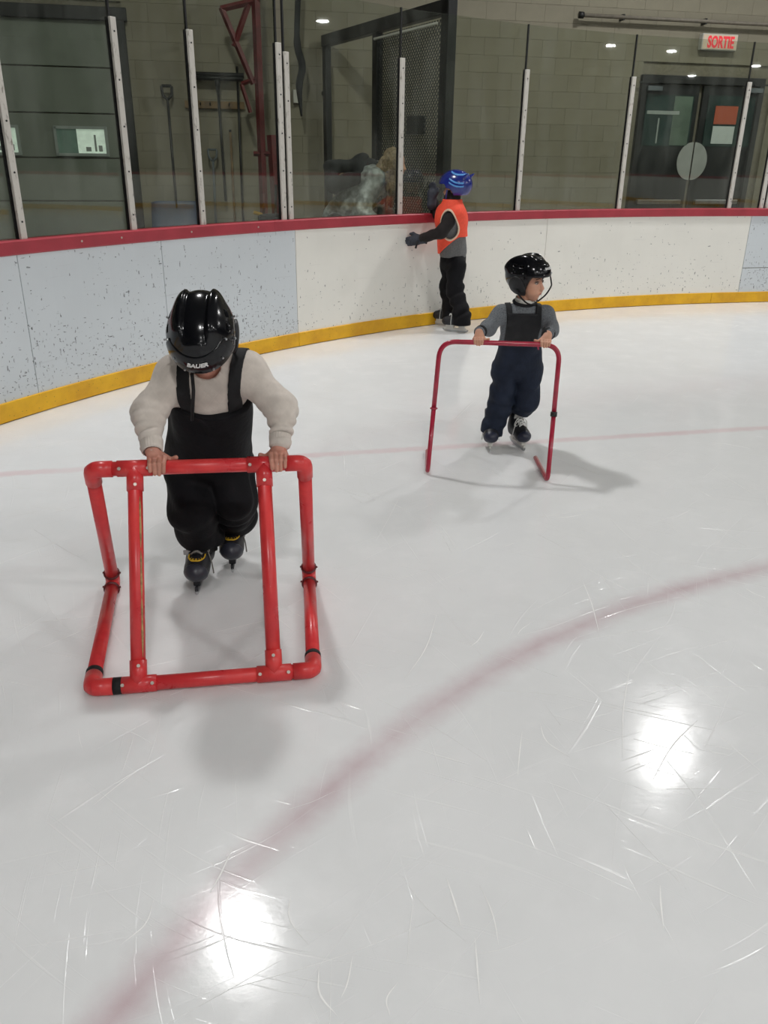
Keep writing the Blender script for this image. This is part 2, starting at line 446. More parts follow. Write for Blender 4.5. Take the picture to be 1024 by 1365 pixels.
def spline(P, n=8):
    P = np.asarray(P, float); Q = np.concatenate([[2 * P[0] - P[1]], P, [2 * P[-1] - P[-2]]]); out = []
    for i in range(1, len(Q) - 2):
        for t in np.linspace(0, 1, n, endpoint=False):
            a, b, c, d = Q[i - 1], Q[i], Q[i + 1], Q[i + 2]
            out.append(.5 * (2 * b + (c - a) * t + (2 * a - 5 * b + 4 * c - d) * t * t + (3 * b - a - 3 * c + d) * t ** 3))
    out.append(P[-1]); return np.array(out)
def cyl_vf(a, b, r, seg=16): return tube_vf([a, b], r, seg)
def xf(V, m):
    m = np.array(m); return np.asarray(V) @ m[:3, :3].T + m[:3, 3]
def ubox(name, u, v, z, half, material, parent=None, bev=0.0, base=None, smooth=False):
    V, F = box_vf((u, v, z), half, None, bev)
    return new_obj(name, xf(V, M_UV), F, material, parent, base, smooth)
def text_mesh(txt, size, extrude=.0008, shear=0.0, sx=1.0, bold=.0):
    cu = bpy.data.curves.new('lettering', 'FONT'); cu.body = txt; cu.size = size; cu.extrude = extrude; cu.shear = shear
    cu.align_x = 'CENTER'; cu.align_y = 'CENTER'; cu.offset = bold; cu.resolution_u = 3
    ob = bpy.data.objects.new('lettering_tmp', cu); COL.objects.link(ob)
    me = bpy.data.meshes.new_from_object(ob.evaluated_get(bpy.context.evaluated_depsgraph_get()))
    V = np.array([v.co[:] for v in me.vertices]); F = [list(p.vertices) for p in me.polygons]
    bpy.data.objects.remove(ob); bpy.data.curves.remove(cu); bpy.data.meshes.remove(me)
    V[:, 0] *= sx
    return V, F

# ------------------------------------------------------------------ signed distance modelling (bodies, clothes, helmets, boots)
def cone(a, b, r1, r2=None):
    a = np.asarray(a, float); b = np.asarray(b, float); r2 = r1 if r2 is None else r2; ab = b - a; L = ab @ ab + 1e-12
    def f(p):
        t = np.clip((p - a) @ ab / L, 0, 1)
        return np.linalg.norm(p - a - t[:, None] * ab, axis=1) - (r1 + (r2 - r1) * t)
    return f
def ell(c, r, R=None):
    c = np.asarray(c, float); r = np.asarray(r, float)
    def f(p):
        q = p - c
        if R is not None: q = q @ np.asarray(R)
        k0 = np.linalg.norm(q / r, axis=1); k1 = np.linalg.norm(q / (r * r), axis=1) + 1e-9
        return k0 * (k0 - 1) / k1
    return f
def rbox(c, h, r, R=None):
    c = np.asarray(c, float); h = np.asarray(h, float) - r
    def f(p):
        q = p - c
        if R is not None: q = q @ np.asarray(R)
        q = np.abs(q) - h
        return np.linalg.norm(np.maximum(q, 0), axis=1) + np.minimum(q.max(axis=1), 0) - r
    return f
def plane(pt, n):
    pt = np.asarray(pt, float); n = np.asarray(n, float); n = n / np.linalg.norm(n)
    return lambda p: (p - pt) @ n
def smin(a, b, k):
    h = np.clip(.5 + .5 * (b - a) / k, 0, 1); return b + (a - b) * h - k * h * (1 - h)
def union(fs, k=.02):
    def f(p):
        d = fs[0](p)
        for g in fs[1:]: d = smin(d, g(p), k)
        return d
    return f
def inter(*fs): return lambda p: np.maximum.reduce([g(p) for g in fs])
def neg(f): return lambda p: -f(p)
def offset(f, o): return lambda p: f(p) - o
def shell(f, lo, hi): return lambda p: np.maximum(f(p) - hi, lo - f(p))
def folds(f, amp, k, seed=0, n=5, axis=None, stretch=1.0):
    if n is None: n = 5
    """cloth folds: add wavy relief to a distance field; waves run mainly along axis"""
    r = np.random.default_rng(seed); K = r.normal(size=(n, 3)); K /= np.linalg.norm(K, axis=1)[:, None]
    if axis is not None:
        ax = np.asarray(axis, float); ax /= np.linalg.norm(ax)
        K = K * .45 + np.outer(np.sign(K @ ax), ax) * stretch
    K *= k * r.uniform(.7, 1.4, (n, 1)); ph = r.uniform(0, 6.28, n); ph2 = r.uniform(0, 6.28, n)
    def g(p):
        s = 0
        for i in range(n): s = s + np.sin(p @ K[i] + ph[i] + 1.3 * np.sin(p @ K[(i + 1) % n] * .43 + ph2[i]))
        s = s / n * 2
        return f(p) - amp * (s - .35 * s * s)
    return g
def sdf_vf(f, lo, hi, h):
    """surface nets on a sparse grid"""
    lo = np.asarray(lo, float); hi = np.asarray(hi, float); B = 5
    n = np.maximum(np.ceil((hi - lo) / (h * B)).astype(int), 1); N = n * B + 1
    ax = [lo[i] + h * B * (np.arange(n[i]) + .5) for i in range(3)]
    cp = np.stack(np.meshgrid(*ax, indexing='ij'), -1).reshape(-1, 3)
    cd = f(cp).reshape(n)
    act = np.abs(cd) < h * B * 1.6
    vals = np.repeat(np.repeat(np.repeat(np.where(cd < 0, -1.0, 1.0), B, 0), B, 1), B, 2)
    vals = np.pad(vals, ((0, 1),) * 3, mode='edge')
    ids = np.argwhere(act)
    off = np.stack(np.meshgrid(*[np.arange(B + 1)] * 3, indexing='ij'), -1).reshape(-1, 3)
    for s in range(0, len(ids), 3000):
        gi = (ids[s:s + 3000, None, :] * B + off[None]).reshape(-1, 3)
        d = f(lo + gi * h)
        vals[gi[:, 0], gi[:, 1], gi[:, 2]] = d
    sg = vals < 0
    c = [sg[i:N[0] - 1 + i, j:N[1] - 1 + j, k:N[2] - 1 + k] for i in (0, 1) for j in (0, 1) for k in (0, 1)]
    cnt = sum(x.astype(np.int8) for x in c)
    mask = (cnt > 0) & (cnt < 8)
    cells = np.argwhere(mask)
    if len(cells) == 0: return np.zeros((0, 3)), []
    idx = -np.ones(mask.shape, int); idx[mask] = np.arange(len(cells))
    acc = np.zeros((len(cells), 3)); w = np.zeros(len(cells))
    corners = [np.array((i, j, k)) for i in (0, 1) for j in (0, 1) for k in (0, 1)]
    cv = [vals[tuple((cells + q).T)] for q in corners]
    for a in range(8):
        for b in range(a + 1, 8):
            if np.abs(corners[a] - corners[b]).sum() != 1: continue
            m = (cv[a] < 0) != (cv[b] < 0)
            t = cv[a][m] / (cv[a][m] - cv[b][m])
            acc[m] += corners[a] + t[:, None] * (corners[b] - corners[a]); w[m] += 1
    V = lo + h * (cells + acc / w[:, None])
    F = []
    for axn in range(3):
        s0 = [slice(None)] * 3; s1 = [slice(None)] * 3; s0[axn] = slice(0, -1); s1[axn] = slice(1, None)
        ch = sg[tuple(s0)] != sg[tuple(s1)]
        e = np.argwhere(ch)
        b1, b2 = [(1, 2), (2, 0), (0, 1)][axn]
        ok = (e[:, b1] > 0) & (e[:, b2] > 0) & (e[:, b1] < N[b1] - 1) & (e[:, b2] < N[b2] - 1); e = e[ok]
        if len(e) == 0: continue
        d1 = np.zeros(3, int); d1[b1] = 1; d2 = np.zeros(3, int); d2[b2] = 1
        q = np.stack([idx[tuple((e - d1 - d2).T)], idx[tuple((e - d2).T)], idx[tuple(e.T)], idx[tuple((e - d1).T)]], 1)
        fl = ~sg[tuple(e.T)]
        q[fl] = q[fl][:, ::-1]
        F.append(q[(q >= 0).all(1)])
    F = np.concatenate(F).tolist()
    return V, F
def bounds(pts, pad):
    P = np.array(pts); return P.min(0) - pad, P.max(0) + pad
def sdf_obj(name, f, lo, hi, h, material, parent=None, base=None):
    V, F = sdf_vf(f, lo, hi, h)
    return new_obj(name, V, F, material, parent, base)

# ================================================================== STRUCTURE
def ring(o, far_u=7.6, far_v=-41.0, n=20):
    """closed outline of the rink at outward offset o, counter-clockwise from the end boards"""
    P = []
    cs = [((0, 0), 90), ((0, far_v), 180), ((far_u, far_v), 270), ((far_u, 0), 0)]
    for (cu, cv), a0 in cs:
        for k in range(n + 1):
            a = math.radians(a0 + 90 * k / n); P.append(W(cu + (RAD + o) * math.cos(a), cv + (RAD + o) * math.sin(a)))
    return np.array(P)
# ice
P = ring(.0)
ice = new_obj('floor', np.vstack([P, P - [0, 0, .03]]), [list(range(len(P)))] + [[i, (i + 1) % len(P), (i + 1) % len(P) + len(P), i + len(P)][::-1] for i in range(len(P))], M_['ice'], smooth=False)
tag(ice, 'scratched white ice of the rink with faded red lines', kind='structure')
V, F = box_vf((10.5, -16, -.08), (31, 34, .05))
tag(new_obj('floor_surround', xf(V, M_UV), F, M_['concrete'], smooth=False), 'concrete floor around the rink', kind='structure')
V, F = box_vf((10.5, -16, 7.1), (31, 34, .1))
tag(new_obj('ceiling', xf(V, M_UV), F, M_['ceiling'], smooth=False), 'grey arena ceiling', kind='structure')
VW = 12.0
for nm, c, hf in (('wall_right', (38, -16, 3.5), (.1, 32, 3.5)), ('wall_left', (-17, -16, 3.5), (.1, 32, 3.5)), ('wall_back', (10.5, -46, 3.5), (28, .1, 3.5))):
    V, F = box_vf(c, hf); tag(new_obj(nm, xf(V, M_UV), F, M_['hall_wall'], smooth=False), 'plain grey arena wall', kind='structure')

# boards: s is metres along the inner face, 0 where the corner arc meets the straight end boards
A0 = math.pi / 2
def bd(s, o, z):
    if s >= 0: return W(s, RAD + o, z)
    a = A0 - s / RAD
    if a <= math.pi: return W((RAD + o) * math.cos(a), (RAD + o) * math.sin(a), z)
    return W(-(RAD + o), -(a - math.pi) * RAD, z)
def s_of(p):
    u, v = uv_of(p)
    if u >= 0: return u
    return -(math.atan2(v, u) - A0) * RAD
def bstrip(name, s0, s1, o0, o1, z0, z1, material, parent=None, step=.25, gap=.0, bev=0.0):
    """curved slab following the boards, with uv in metres"""
    s0 += gap; s1 -= gap
    n = max(1, int(math.ceil((s1 - s0) / step))); S = np.linspace(s0, s1, n + 1)
    prof = [(o0, z0), (o0, z1), (o1, z1), (o1, z0)]
    if bev: prof = [(o0, z0 + bev), (o0, z1 - bev), (o0 + bev, z1), (o1 - bev, z1), (o1, z1 - bev), (o1, z0 + bev), (o1 - bev, z0), (o0 + bev, z0)]
    m = len(prof); V, uv = [], []
    for s in S:
        for o, z in prof: V.append(bd(s, o, z)); uv.append((s, z))
    F = [[i * m + k, (i + 1) * m + k, (i + 1) * m + (k + 1) % m, i * m + (k + 1) % m] for i in range(n) for k in range(m)]
    F += [list(range(m)), [n * m + k for k in range(m)][::-1]]
    return new_obj(name, V, F, material, parent, smooth=False, uv=uv)
S_L, S_R = -14.5, 5.5
RAIL_T, RAIL_B, KICK = 1.07, .985, .125
boards = bstrip('wall_corner', S_L, S_R, .012, .085, .0, RAIL_B, M_['mortar'])
tag(boards, 'curved white rink boards with red rail and yellow kick plate', kind='structure')
seam = [S_L, -12.2] + [s_of(ground(*p)) for p in ((53, 548), (234, 500), (398.5, 462), (719, 417), (984, 404))] + [S_R]
for i in range(len(seam) - 1):
    cool = i < 4 or i == len(seam) - 2
    m = M_['board_cool'] if cool else M_['board_warm']
    if i == len(seam) - 2:
        bstrip('board_panel', seam[i], seam[i + 1], .0, .012, KICK, .40, m, boards, gap=.0035)
        bstrip('board_panel', seam[i], seam[i + 1], .0, .012, .407, RAIL_B, m, boards, gap=.0035)
    else: bstrip('board_panel', seam[i], seam[i + 1], .0, .012, KICK, RAIL_B, m, boards, gap=.0025)
ks = [S_L, -11.0, s_of(ground(398.5, 462)), s_of(ground(945, 404)), S_R]
for i in range(len(ks) - 1):
    bstrip('kick_plate', ks[i], ks[i + 1], -.012, .012, .004, KICK, M_['kick'], boards, gap=.002, bev=.004)
rs = [S_L, -11.4, s_of(ground(392, 300, 1.05)), S_R]
for i in range(len(rs) - 1):
    bstrip('rail', rs[i], rs[i + 1], -.016, .10, RAIL_B, RAIL_T, M_['rail'], boards, gap=.001, bev=.008)
# rail screws
for px, py in ((10, 336), (127, 323), (177, 318), (266, 310), (348, 303)):
    s = s_of(ground(px, py, 1.03)); a = bd(s, -.0155, 1.03); b = bd(s, -.0195, 1.03)
    V, F = cyl_vf(a, b, .007, 10); new_obj('rail_screw', V, F, M_['screw'], boards, smooth=False)
# the rest of the boards around the rink, seen mirrored in the glass
P0, P1 = ring(.0), ring(.08); n = 20
idx = list(range(len(P0)))
def far_ring(name, z0, z1, o, material):
    A, B = ring(o), ring(.09); Vv, Ff = [], []
    keep = [i for i in idx if not (i <= n)]   # the near corner is built in full above
    keep = keep
    for i in keep:
        Vv += [A[i] + [0, 0, z0], A[i] + [0, 0, z1], B[i] + [0, 0, z1], B[i] + [0, 0, z0]]
    for k in range(len(keep) - 1):
        for q in range(4): Ff.append([k * 4 + q, (k + 1) * 4 + q, (k + 1) * 4 + (q + 1) % 4, k * 4 + (q + 1) % 4])
    return Vv, Ff
fb = new_obj('wall_far', *far_ring('wall_far', 0, RAIL_B, 0, None), mat('far_board_white', (222, 222, 214), .4), smooth=False)
tag(fb, 'far white rink boards around the rest of the ice', kind='structure')
new_obj('kick_plate', *far_ring('k', .004, KICK, -.012, None), mat('far_yellow', (226, 170, 22), .4), fb, smooth=False)
new_obj('rail', *far_ring('r', RAIL_B, RAIL_T, -.016, None), M_['rail'], fb, smooth=False)

# ---- posts and glass
post_px = [(50.8, 320), (182.8, 306.6), (275.8, 300), (379.5, 293), (388.5, 293), (539.5, 286.2), (678.7, 279.7), (813.2, 277.3), (950.4, 275.5), (994.5, 275.7), (1003.5, 275.7)]
ps = [s_of(ground(*p, 1.07)) for p in post_px]
ps[4] = ps[3] + .075; ps[10] = ps[9] + .075
full = [ps[0] - 3.3, ps[0] - 2.1, ps[0] - .98] + ps + [ps[-1] + 1.3, ps[-1] + 2.6]
POST_T, GLASS_T, OG = 2.36, 2.745, .06
def axes_at(s):
    d = bd(s + .01, 0, 0) - bd(s - .01, 0, 0); t = d / np.linalg.norm(d); nrm = np.array([-t[1], t[0], 0.0])
    return t, nrm
short = {3 + 3: .0}
for k, s in enumerate(full):
    t, nrm = axes_at(s); R = np.stack([t, nrm, np.array([0, 0, 1.0])], 1)
    top = POST_T - (.055 if k == 7 else 0)
    c = bd(s, OG - .032, (RAIL_T + top) / 2)
    V, F = box_vf(c, (.023, .011, (top - RAIL_T) / 2 + .001), R, .003)
    po = new_obj('glass_post', V, F, M_['post'], boards, smooth=False)
    V, F = box_vf(bd(s, OG - .003, (RAIL_T + top) / 2), (.026, .009, (top - RAIL_T) / 2), R)
    new_obj('gasket', V, F, M_['black_rubber'], po, smooth=False)
    parts = []
    for z in np.linspace(RAIL_T + .1, top - .08, 5):
        b = bd(s, OG - .043, z); parts.append(cyl_vf(b, b - nrm * .003, .006, 8))
    new_obj('bolt', *join_vf(parts), M_['black_metal'], po, smooth=False)
    V, F = box_vf(bd(s, OG, (top + GLASS_T) / 2), (.006, .010, (GLASS_T - top) / 2), R)
    new_obj('joint_strip', V, F, M_['black_rubber'], po, smooth=False)
for k in range(len(full) - 1):
    a, b = full[k] + .007, full[k + 1] - .007
    if b - a < .1: continue
    bw = bd(a, OG, 0); ew = bd(b, OG, 0); c = (bw + ew) / 2; t = ew - bw; L = np.linalg.norm(t); t /= L; nrm = np.array([-t[1], t[0], 0])
    R = np.stack([t, nrm, np.array([0, 0, 1.0])], 1)
    V, F = box_vf(c + [0, 0, (RAIL_T + GLASS_T) / 2 - .005], (L / 2, .006, (GLASS_T - RAIL_T) / 2), R)
    # one refracting sheet: front and back faces only
    new_obj('glass_pane', V, F, M_['glass'], boards, smooth=False)

# ---- end wall of painted blocks behind the glass
DU0, DU1, DZ = -.02, 2.02, 2.64           # double door
GU0, GU1, GZ = -9.6, -6.80, 3.0           # sectional garage door
endw = ubox('wall_end', 10.5, VW + .13, 3.5, (28, .1, 3.5), M_['mortar'])
tag(endw, 'painted concrete block wall behind the rink glass', kind='structure')
bv, bf = box_vf((0, 0, 0), (.1992, .02, .0992), None, .0015)
bme = bpy.data.meshes.new('wall_block'); bme.from_pydata(bv.tolist(), [], bf); bme.materials.append(M_['block'])
BW, BH = .4, .2
rest = []; cnt = 0
for r in range(0, 35):
    z = .1 + r * BH
    for c in range(-20, 40):
        u = -6.5 + c * BW + (BW / 2 if r % 2 else 0)
        if u < -16 or u > 10: continue
        cut = False
        for a_, b_, t_ in ((DU0, DU1, DZ), (GU0, GU1, GZ + .12)):
            if z < t_ + .09 and a_ - .199 < u < b_ + .199:
                cut = True
                lo_, hi_ = (u - .2, min(u + .2, a_)) if u < (a_ + b_) / 2 else (max(u - .2, b_), u + .2)
                if hi_ - lo_ > .02:
                    rest.append(((bv * [(hi_ - lo_) / .4, 1, 1]) + [(lo_ + hi_) / 2, VW + .02, z], bf))
        if cut: continue
        vis = -6.75 < u < 2.5 and .85 < z < 3.75
        if vis and cnt < 300:
            put('wall_block', bme, M_UV @ Matrix.Translation((u, VW + .02, z)), endw); cnt += 1
        else: rest.append((bv + [u, VW + .02, z], bf))
V, F = join_vf(rest)
tag(new_obj('block_courses', xf(V, M_UV), F, M_['block'], endw, smooth=False), kind='stuff')

# ================================================================== LAMPS
def lathe_vf(prof, seg=24):
    V, F = [], []
    for r, z in prof:
        for k in range(seg):
            a = 2 * math.pi * k / seg; V.append((r * math.cos(a), r * math.sin(a), z))
    for i in range(len(prof) - 1):
        for k in range(seg): F.append([i * seg + k, i * seg + (k + 1) % seg, (i + 1) * seg + (k + 1) % seg, (i + 1) * seg + k])
    return V, F
LH = 6.0
def mesh_of(name, VF, material, smooth=True):
    me = bpy.data.meshes.new(name); me.from_pydata([tuple(v) for v in VF[0]], [], VF[1]); me.materials.append(material)
    if smooth: me.polygons.foreach_set('use_smooth', [True] * len(me.polygons))
    return me
lamp_house = mesh_of('lamp_housing', lathe_vf([(0, .34), (.05, .34), (.13, .30), (.15, .16), (.21, .03), (.22, .0), (.21, .0), (.14, .14), (0, .15)]), mat('lamp_housing_grey', (120, 122, 124), .5))
lamp_rod = mesh_of('lamp_rod', tube_vf([(0, 0, .34), (0, 0, 1.0)], .012, 8), M_['steel'])
lens_m = mat('lamp_lens', (255, 252, 244), .3, var=.01, bump=0, emit=((255, 252, 244), 12))
lamp_lens = mesh_of('lamp_lens', lathe_vf([(.205, .012), (.15, .006), (.001, .004)][::-1]), lens_m)
spots = [(-.27, 8.52), (-6.23, 6.72)]
for v in (-2.0, -11.0, -20.0, -29.0):
    for u in (-6.2, -.2, 5.8, 11.8): spots.append((u, v))
spots += [(5.8, 8.5), (11.8, 6.7), (19.4, -.92), (22.5, -9.05), (19.5, -15.6), (28.0, -23.9), (21.9, -22.7)]
ld = bpy.data.lights.new('high_bay_light', 'AREA'); ld.shape = 'DISK'; ld.size = .38; ld.energy = LAMP_W; ld.color = LAMP_COL
for u, v in spots:
    root = empty('high_bay_lamp', W(u, v, LH), 'round high bay lamp hanging over the ice', 'lamp', 'high bay lamps over the rink')
    mw = Matrix.Translation(Vector(W(u, v, LH)))
    put('lamp_housing', lamp_house, mw, root); put('lamp_rod', lamp_rod, mw, root); put('lamp_lens', lamp_lens, mw, root)
    lo = bpy.data.objects.new('lamp_light', ld); COL.objects.link(lo); lo.parent = root; lo.location = (0, 0, -.004)

# ================================================================== BOY'S RED PIPE WALKER
PR = .0235
wb = (ground(265, 915))
walker = empty('skating_walker', (wb[0], wb[1], 0), 'square frame skating aid of thick red plastic pipe pushed by bowed boy', 'skating aid')
BL = ground(122, 917, .026); BR = ground(418, 893, .026)
YT = 2.46
dirb = (BR - BL); 
TL = at(122, 626, YT); TR = at(406, 617, YT + .105)
RL = ground(151, 775, .026); RR = ground(412, 768, .026)
def pipe(name, a, b, r=PR, m='pvc'):
    V, F = tube_vf([a, b], r, 20); return new_obj(name, V, F, M_[m], walker)
def lerp(a, b, t): return a + (b - a) * t
pipe('handle_bar', TL, TR); pipe('base_bar', BL, BR)
pipe('runner', BL, RL); pipe('runner', BR, RR)
pipe('back_leg', RL, TL); pipe('back_leg', RR, TR)
tS = [(178, 183), (350, 364)]
for tx, bx_ in tS:
    tt = (tx - 122) / (406 - 122); tb = (bx_ - 122) / (418 - 122)
    a = lerp(TL, TR, tt); b = lerp(BL, BR, tb)
    sp = pipe('strut', a, b)
    d = (b - a) / np.linalg.norm(b - a); e = (TR - TL) / np.linalg.norm(TR - TL); e2 = (BR - BL) / np.linalg.norm(BR - BL)
    for q, dd, ee in ((a, d, e), (b, -d, e2)):
        tee = new_obj('tee_fitting', *join_vf([tube_vf([q - ee * .055, q + ee * .055], PR + .0035, 20), tube_vf([q, q + dd * .075], PR + .0035, 20)]), M_['pvc'], walker)
        for pos in (q + dd * .058, q - ee * .045, q + ee * .045):
            toward = O3 - pos; ax = dd if pos is not q and np.linalg.norm(np.cross(pos - q, dd)) < 1e-6 else ee
            toward = toward - ax * (toward @ ax); toward /= np.linalg.norm(toward)
            c = pos + toward * (PR + .004)
            new_obj('screw', *cyl_vf(c, c + toward * .004, .0055, 10), M_['screw'], tee, smooth=False)
    if tx == 178:    # worn pale streak along the strut where the paint is rubbed off
        toward = O3 - (a + b) / 2; sd = np.cross(d, toward); sd /= np.linalg.norm(sd); toward = np.cross(sd, d); toward /= np.linalg.norm(toward)
        prt = []
        for t0, t1 in ((.14, .38), (.39, .62), (.60, .88)):
            pth = [lerp(a, b, t) + (toward * .80 - sd * .585) * (PR + .0004) for t in np.linspace(t0, t1, 6)]
            prt.append(tube_vf(pth, [.001, .0035, .003, .004, .003, .001], 8))
        new_obj('worn_streak', *join_vf(prt), mat('worn_pipe_primer', (172, 142, 96), .7, var=.3, nscale=60), sp)
def elbow(c, a, b, ln=.065, r=PR + .0035, rad=.024):
    a = (a - c) / np.linalg.norm(a - c); b = (b - c) / np.linalg.norm(b - c)
    return new_obj('elbow_fitting', *tube_vf(bend([c + a * ln, c, c + b * ln], rad, 8), r, 20), M_['pvc'], walker)
for T_, R_, B_, oth, ob in ((TL, RL, BL, TR, BR), (TR, RR, BR, TL, BL)):
    elbow(T_, oth, R_); elbow(B_, ob, R_); e = elbow(R_, T_, B_, .06)
    for q in (T_, B_):
        dd = (q - R_) / np.linalg.norm(q - R_)
        new_obj('clamp_ring', *tube_vf([R_ + dd * .058, R_ + dd * .063], PR + .007, 20), M_['red_steel'], e)
        for sgn in (-1, 1):
            c = R_ + dd * .055 + np.array([sgn * .026, 0, .004]); new_obj('screw', *cyl_vf(c, c + np.array([sgn * .008, 0, .002]), .004, 8), M_['red_steel'], e, smooth=False)
d = (RL - BL) / np.linalg.norm(RL - BL); new_obj('tape_band', *tube_vf([BL + d * .070, BL + d * .088], PR + .0035, 20), M_['black_tape'], walker)
d = (RR - BR) / np.linalg.norm(RR - BR); new_obj('tape_band', *tube_vf([BR + d * .070, BR + d * .086], PR + .0035, 20), M_['black_tape'], walker)
d = (BR - BL) / np.linalg.norm(BR - BL); new_obj('tape_band', *tube_vf([BL + d * .066, BL + d * .092], PR + .00358, 20), M_['black_tape'], walker)

# ================================================================== TODDLER'S HOOP
HR = .0125
hl, hr = ground(570, 630, .013), ground(730, 641, .013)
hoop = empty('skating_hoop', ((hl[0] + hr[0]) / 2, (hl[1] + hr[1]) / 2, 0), 'thin bent red metal tube hoop held by child in navy snow pants', 'skating aid')
el, er = ground(570, 601, .013), ground(714, 610, .013)
YH = 4.16
tl, tr = at(587, 455, YH + .02), at(747, 460, YH - .04)
def htube(name, P, m='hoop', r=HR): return new_obj(name, *tube_vf(P, r, 16), M_[m], hoop)
ml = lerp(tl, hl, .5); mr = lerp(tr, hr, .5)
htube('handle_tube', bend([ml, tl, tr, mr], .085, 12))
htube('leg_tube', bend([ml, hl, el], .045, 9), r=HR * .97); htube('leg_tube', bend([mr, hr, er], .045, 9), r=HR * .97)
dd = (hr - tr) / np.linalg.norm(hr - tr); htube('clamp_collar', [mr - dd * .012, mr + dd * .012], 'black_metal', HR + .005)
dd = (hl - tl) / np.linalg.norm(hl - tl); htube('joint_ring', [ml - dd * .006, ml + dd * .006], 'hoop', HR + .003)
for sg in (-1, 1):
    c = ml + np.array([sg * (HR + .002), 0, 0]); new_obj('screw', *cyl_vf(c, c + np.array([sg * .005, 0, 0]), .004, 8), M_['hoop'], hoop, smooth=False)

# ================================================================== HELMETS, SKATES, HANDS, HEADS
def basis(Fd, Ud):
    Fd = Vector(Fd).normalized(); Y = -Fd; Z = Vector(Ud); Z = (Z - Y * Z.dot(Y)).normalized(); X = Y.cross(Z)
    return np.array([X, Y, Z]).T
def m4(R, t, s=1.0):
    m = Matrix.Identity(4)
    for i in range(3):
        for j in range(3): m[i][j] = R[i][j] * s
        m[i][3] = t[i]
    return m
def hockey_helmet(parent, R, c, s=1.0, text=True, strap=True):
    """black hockey helmet; local front is -y, up +z"""
    m = m4(R, c, s)
    outer = union([ell((0, .012, .030), (.104, .128, .106)), ell((0, -.02, .045), (.092, .100, .090))], .03)
    inner = ell((0, .012, .020), (.090, .113, .092))
    def cutz(p):   # rim height: high over the brow, low over ears and nape
        t = np.clip((p[:, 1] + .075) / .06, 0, 1); t = t * t * (3 - 2 * t)
        back = np.clip((p[:, 1] - .03) / .09, 0, 1)
        return (.040 * (1 - t) - .050 * t + .012 * back) - p[:, 2]
    def raised(p):
        d = outer(p); ax = np.abs(p[:, 0])
        sm = lambda e0, e1, x: (lambda t: t * t * (3 - 2 * t))(np.clip((x - e0) / (e1 - e0), 0, 1))
        k = sm(.030, .044, ax) * (1 - sm(.052, .088, ax)) * sm(-.075, -.02, p[:, 1]) * sm(.03, .07, p[:, 2])
        lip = sm(.012, .0, np.abs(p[:, 1] + .066 + .25 * (p[:, 2] - .1))) * (1 - sm(.025, .04, ax)) * sm(.06, .09, p[:, 2])
        return d - .013 * k - .003 * lip
    def vents(p):
        d = np.full(len(p), 1.0)
        for sg in (-1, 1):
            for yy in (.0, .045): d = np.minimum(d, rbox((sg * .086, yy, .088), (.02, .012, .006), .004)(p))
        return d
    shl = lambda p: np.maximum(np.maximum(np.maximum(raised(p), -inner(p)), cutz(p)), -vents(p) * 1.0)
    V, F = sdf_vf(shl, (-.125, -.15, -.075), (.125, .16, .16), .0034)
    hel = new_obj('helmet', xf(V, m), F, M_['helmet'], parent)
    # raised band round the brow with the maker's name
    def bandf(p):
        d = outer(p); zc = .040 + .018
        top = np.abs(p[:, 2] - (zc + .014)) - .033
        return np.maximum(np.maximum(np.maximum(d - .0035, -(d + .004)), top), p[:, 1] + .035)
    V, F = sdf_vf(bandf, (-.125, -.15, .02), (.125, -.02, .125), .0034)
    new_obj('brow_band', xf(V, m), F, M_['helmet'], hel)
    # ear guards
    for sg in (-1, 1):
        ear = lambda p, sg=sg: np.maximum(np.maximum(ell((0, .012, .020), (.112, .130, .108))(p), -ell((0, .012, .020), (.101, .12, .1))(p)), np.linalg.norm((p - [sg * .1, .018, -.025]) * [0, 1, .85], axis=1) - .052)
        V, F = sdf_vf(ear, (-.125 if sg < 0 else .05, -.06, -.095), (-.05 if sg < 0 else .125, .09, .045), .0034)
        if len(V): new_obj('ear_guard', xf(V, m), F, M_['helmet_matte'], hel)
    # screws
    prt = []
    for sg in (-1, 1):
        for q in ((.07, -.085, .07), (.098, -.02, .055), (.10, .05, .05), (.085, -.04, .095), (.045, -.125, .055)):
            p = np.array([sg * q[0], q[1], q[2]]); n = p - np.array([0, .012, .03]); n /= np.linalg.norm(n)
            t = .06
            for _ in range(40): t += .7 * -outer((np.array([0, .012, .03]) + n * t)[None])[0]
            a = np.array([0, .012, .03]) + n * t
            V, F = cyl_vf(a, a + n * .008, .0035, 8); new_obj('screw', xf(V, m), F, M_['steel'], hel, smooth=False)
    def on_surface(V, zc, up, a0=0.0, off=.0072):
        out = []
        for x, y, z in V:
            a = a0 + x / .118; p0 = np.array([0, .012, zc + y * up]); n = np.array([math.sin(a), -math.cos(a), 0])
            t = .05
            for _ in range(30): t += .8 * -outer((p0 + n * t)[None])[0]
            out.append(p0 + n * (t + off + z))
        return np.array(out)
    if text:
        V, F = text_mesh('BAUER', .0165, .0006, .25, 1.15, .0006)
        V = on_surface(V, .084, 1.0); new_obj('lettering', xf(V, m), F, M_['white_print'], hel, smooth=False)
    if strap:
        for sg in (-1, 1):
            pth = spline([(sg * .098, .012, -.03), (sg * .088, -.005, -.07), (sg * .055, -.04, -.112), (0, -.062, -.128)], 6)
            new_obj('chin_strap', xf(tube_vf(pth, .0045, 8)[0], m), tube_vf(pth, .0045, 8)[1], M_['strap'], hel)
    return hel

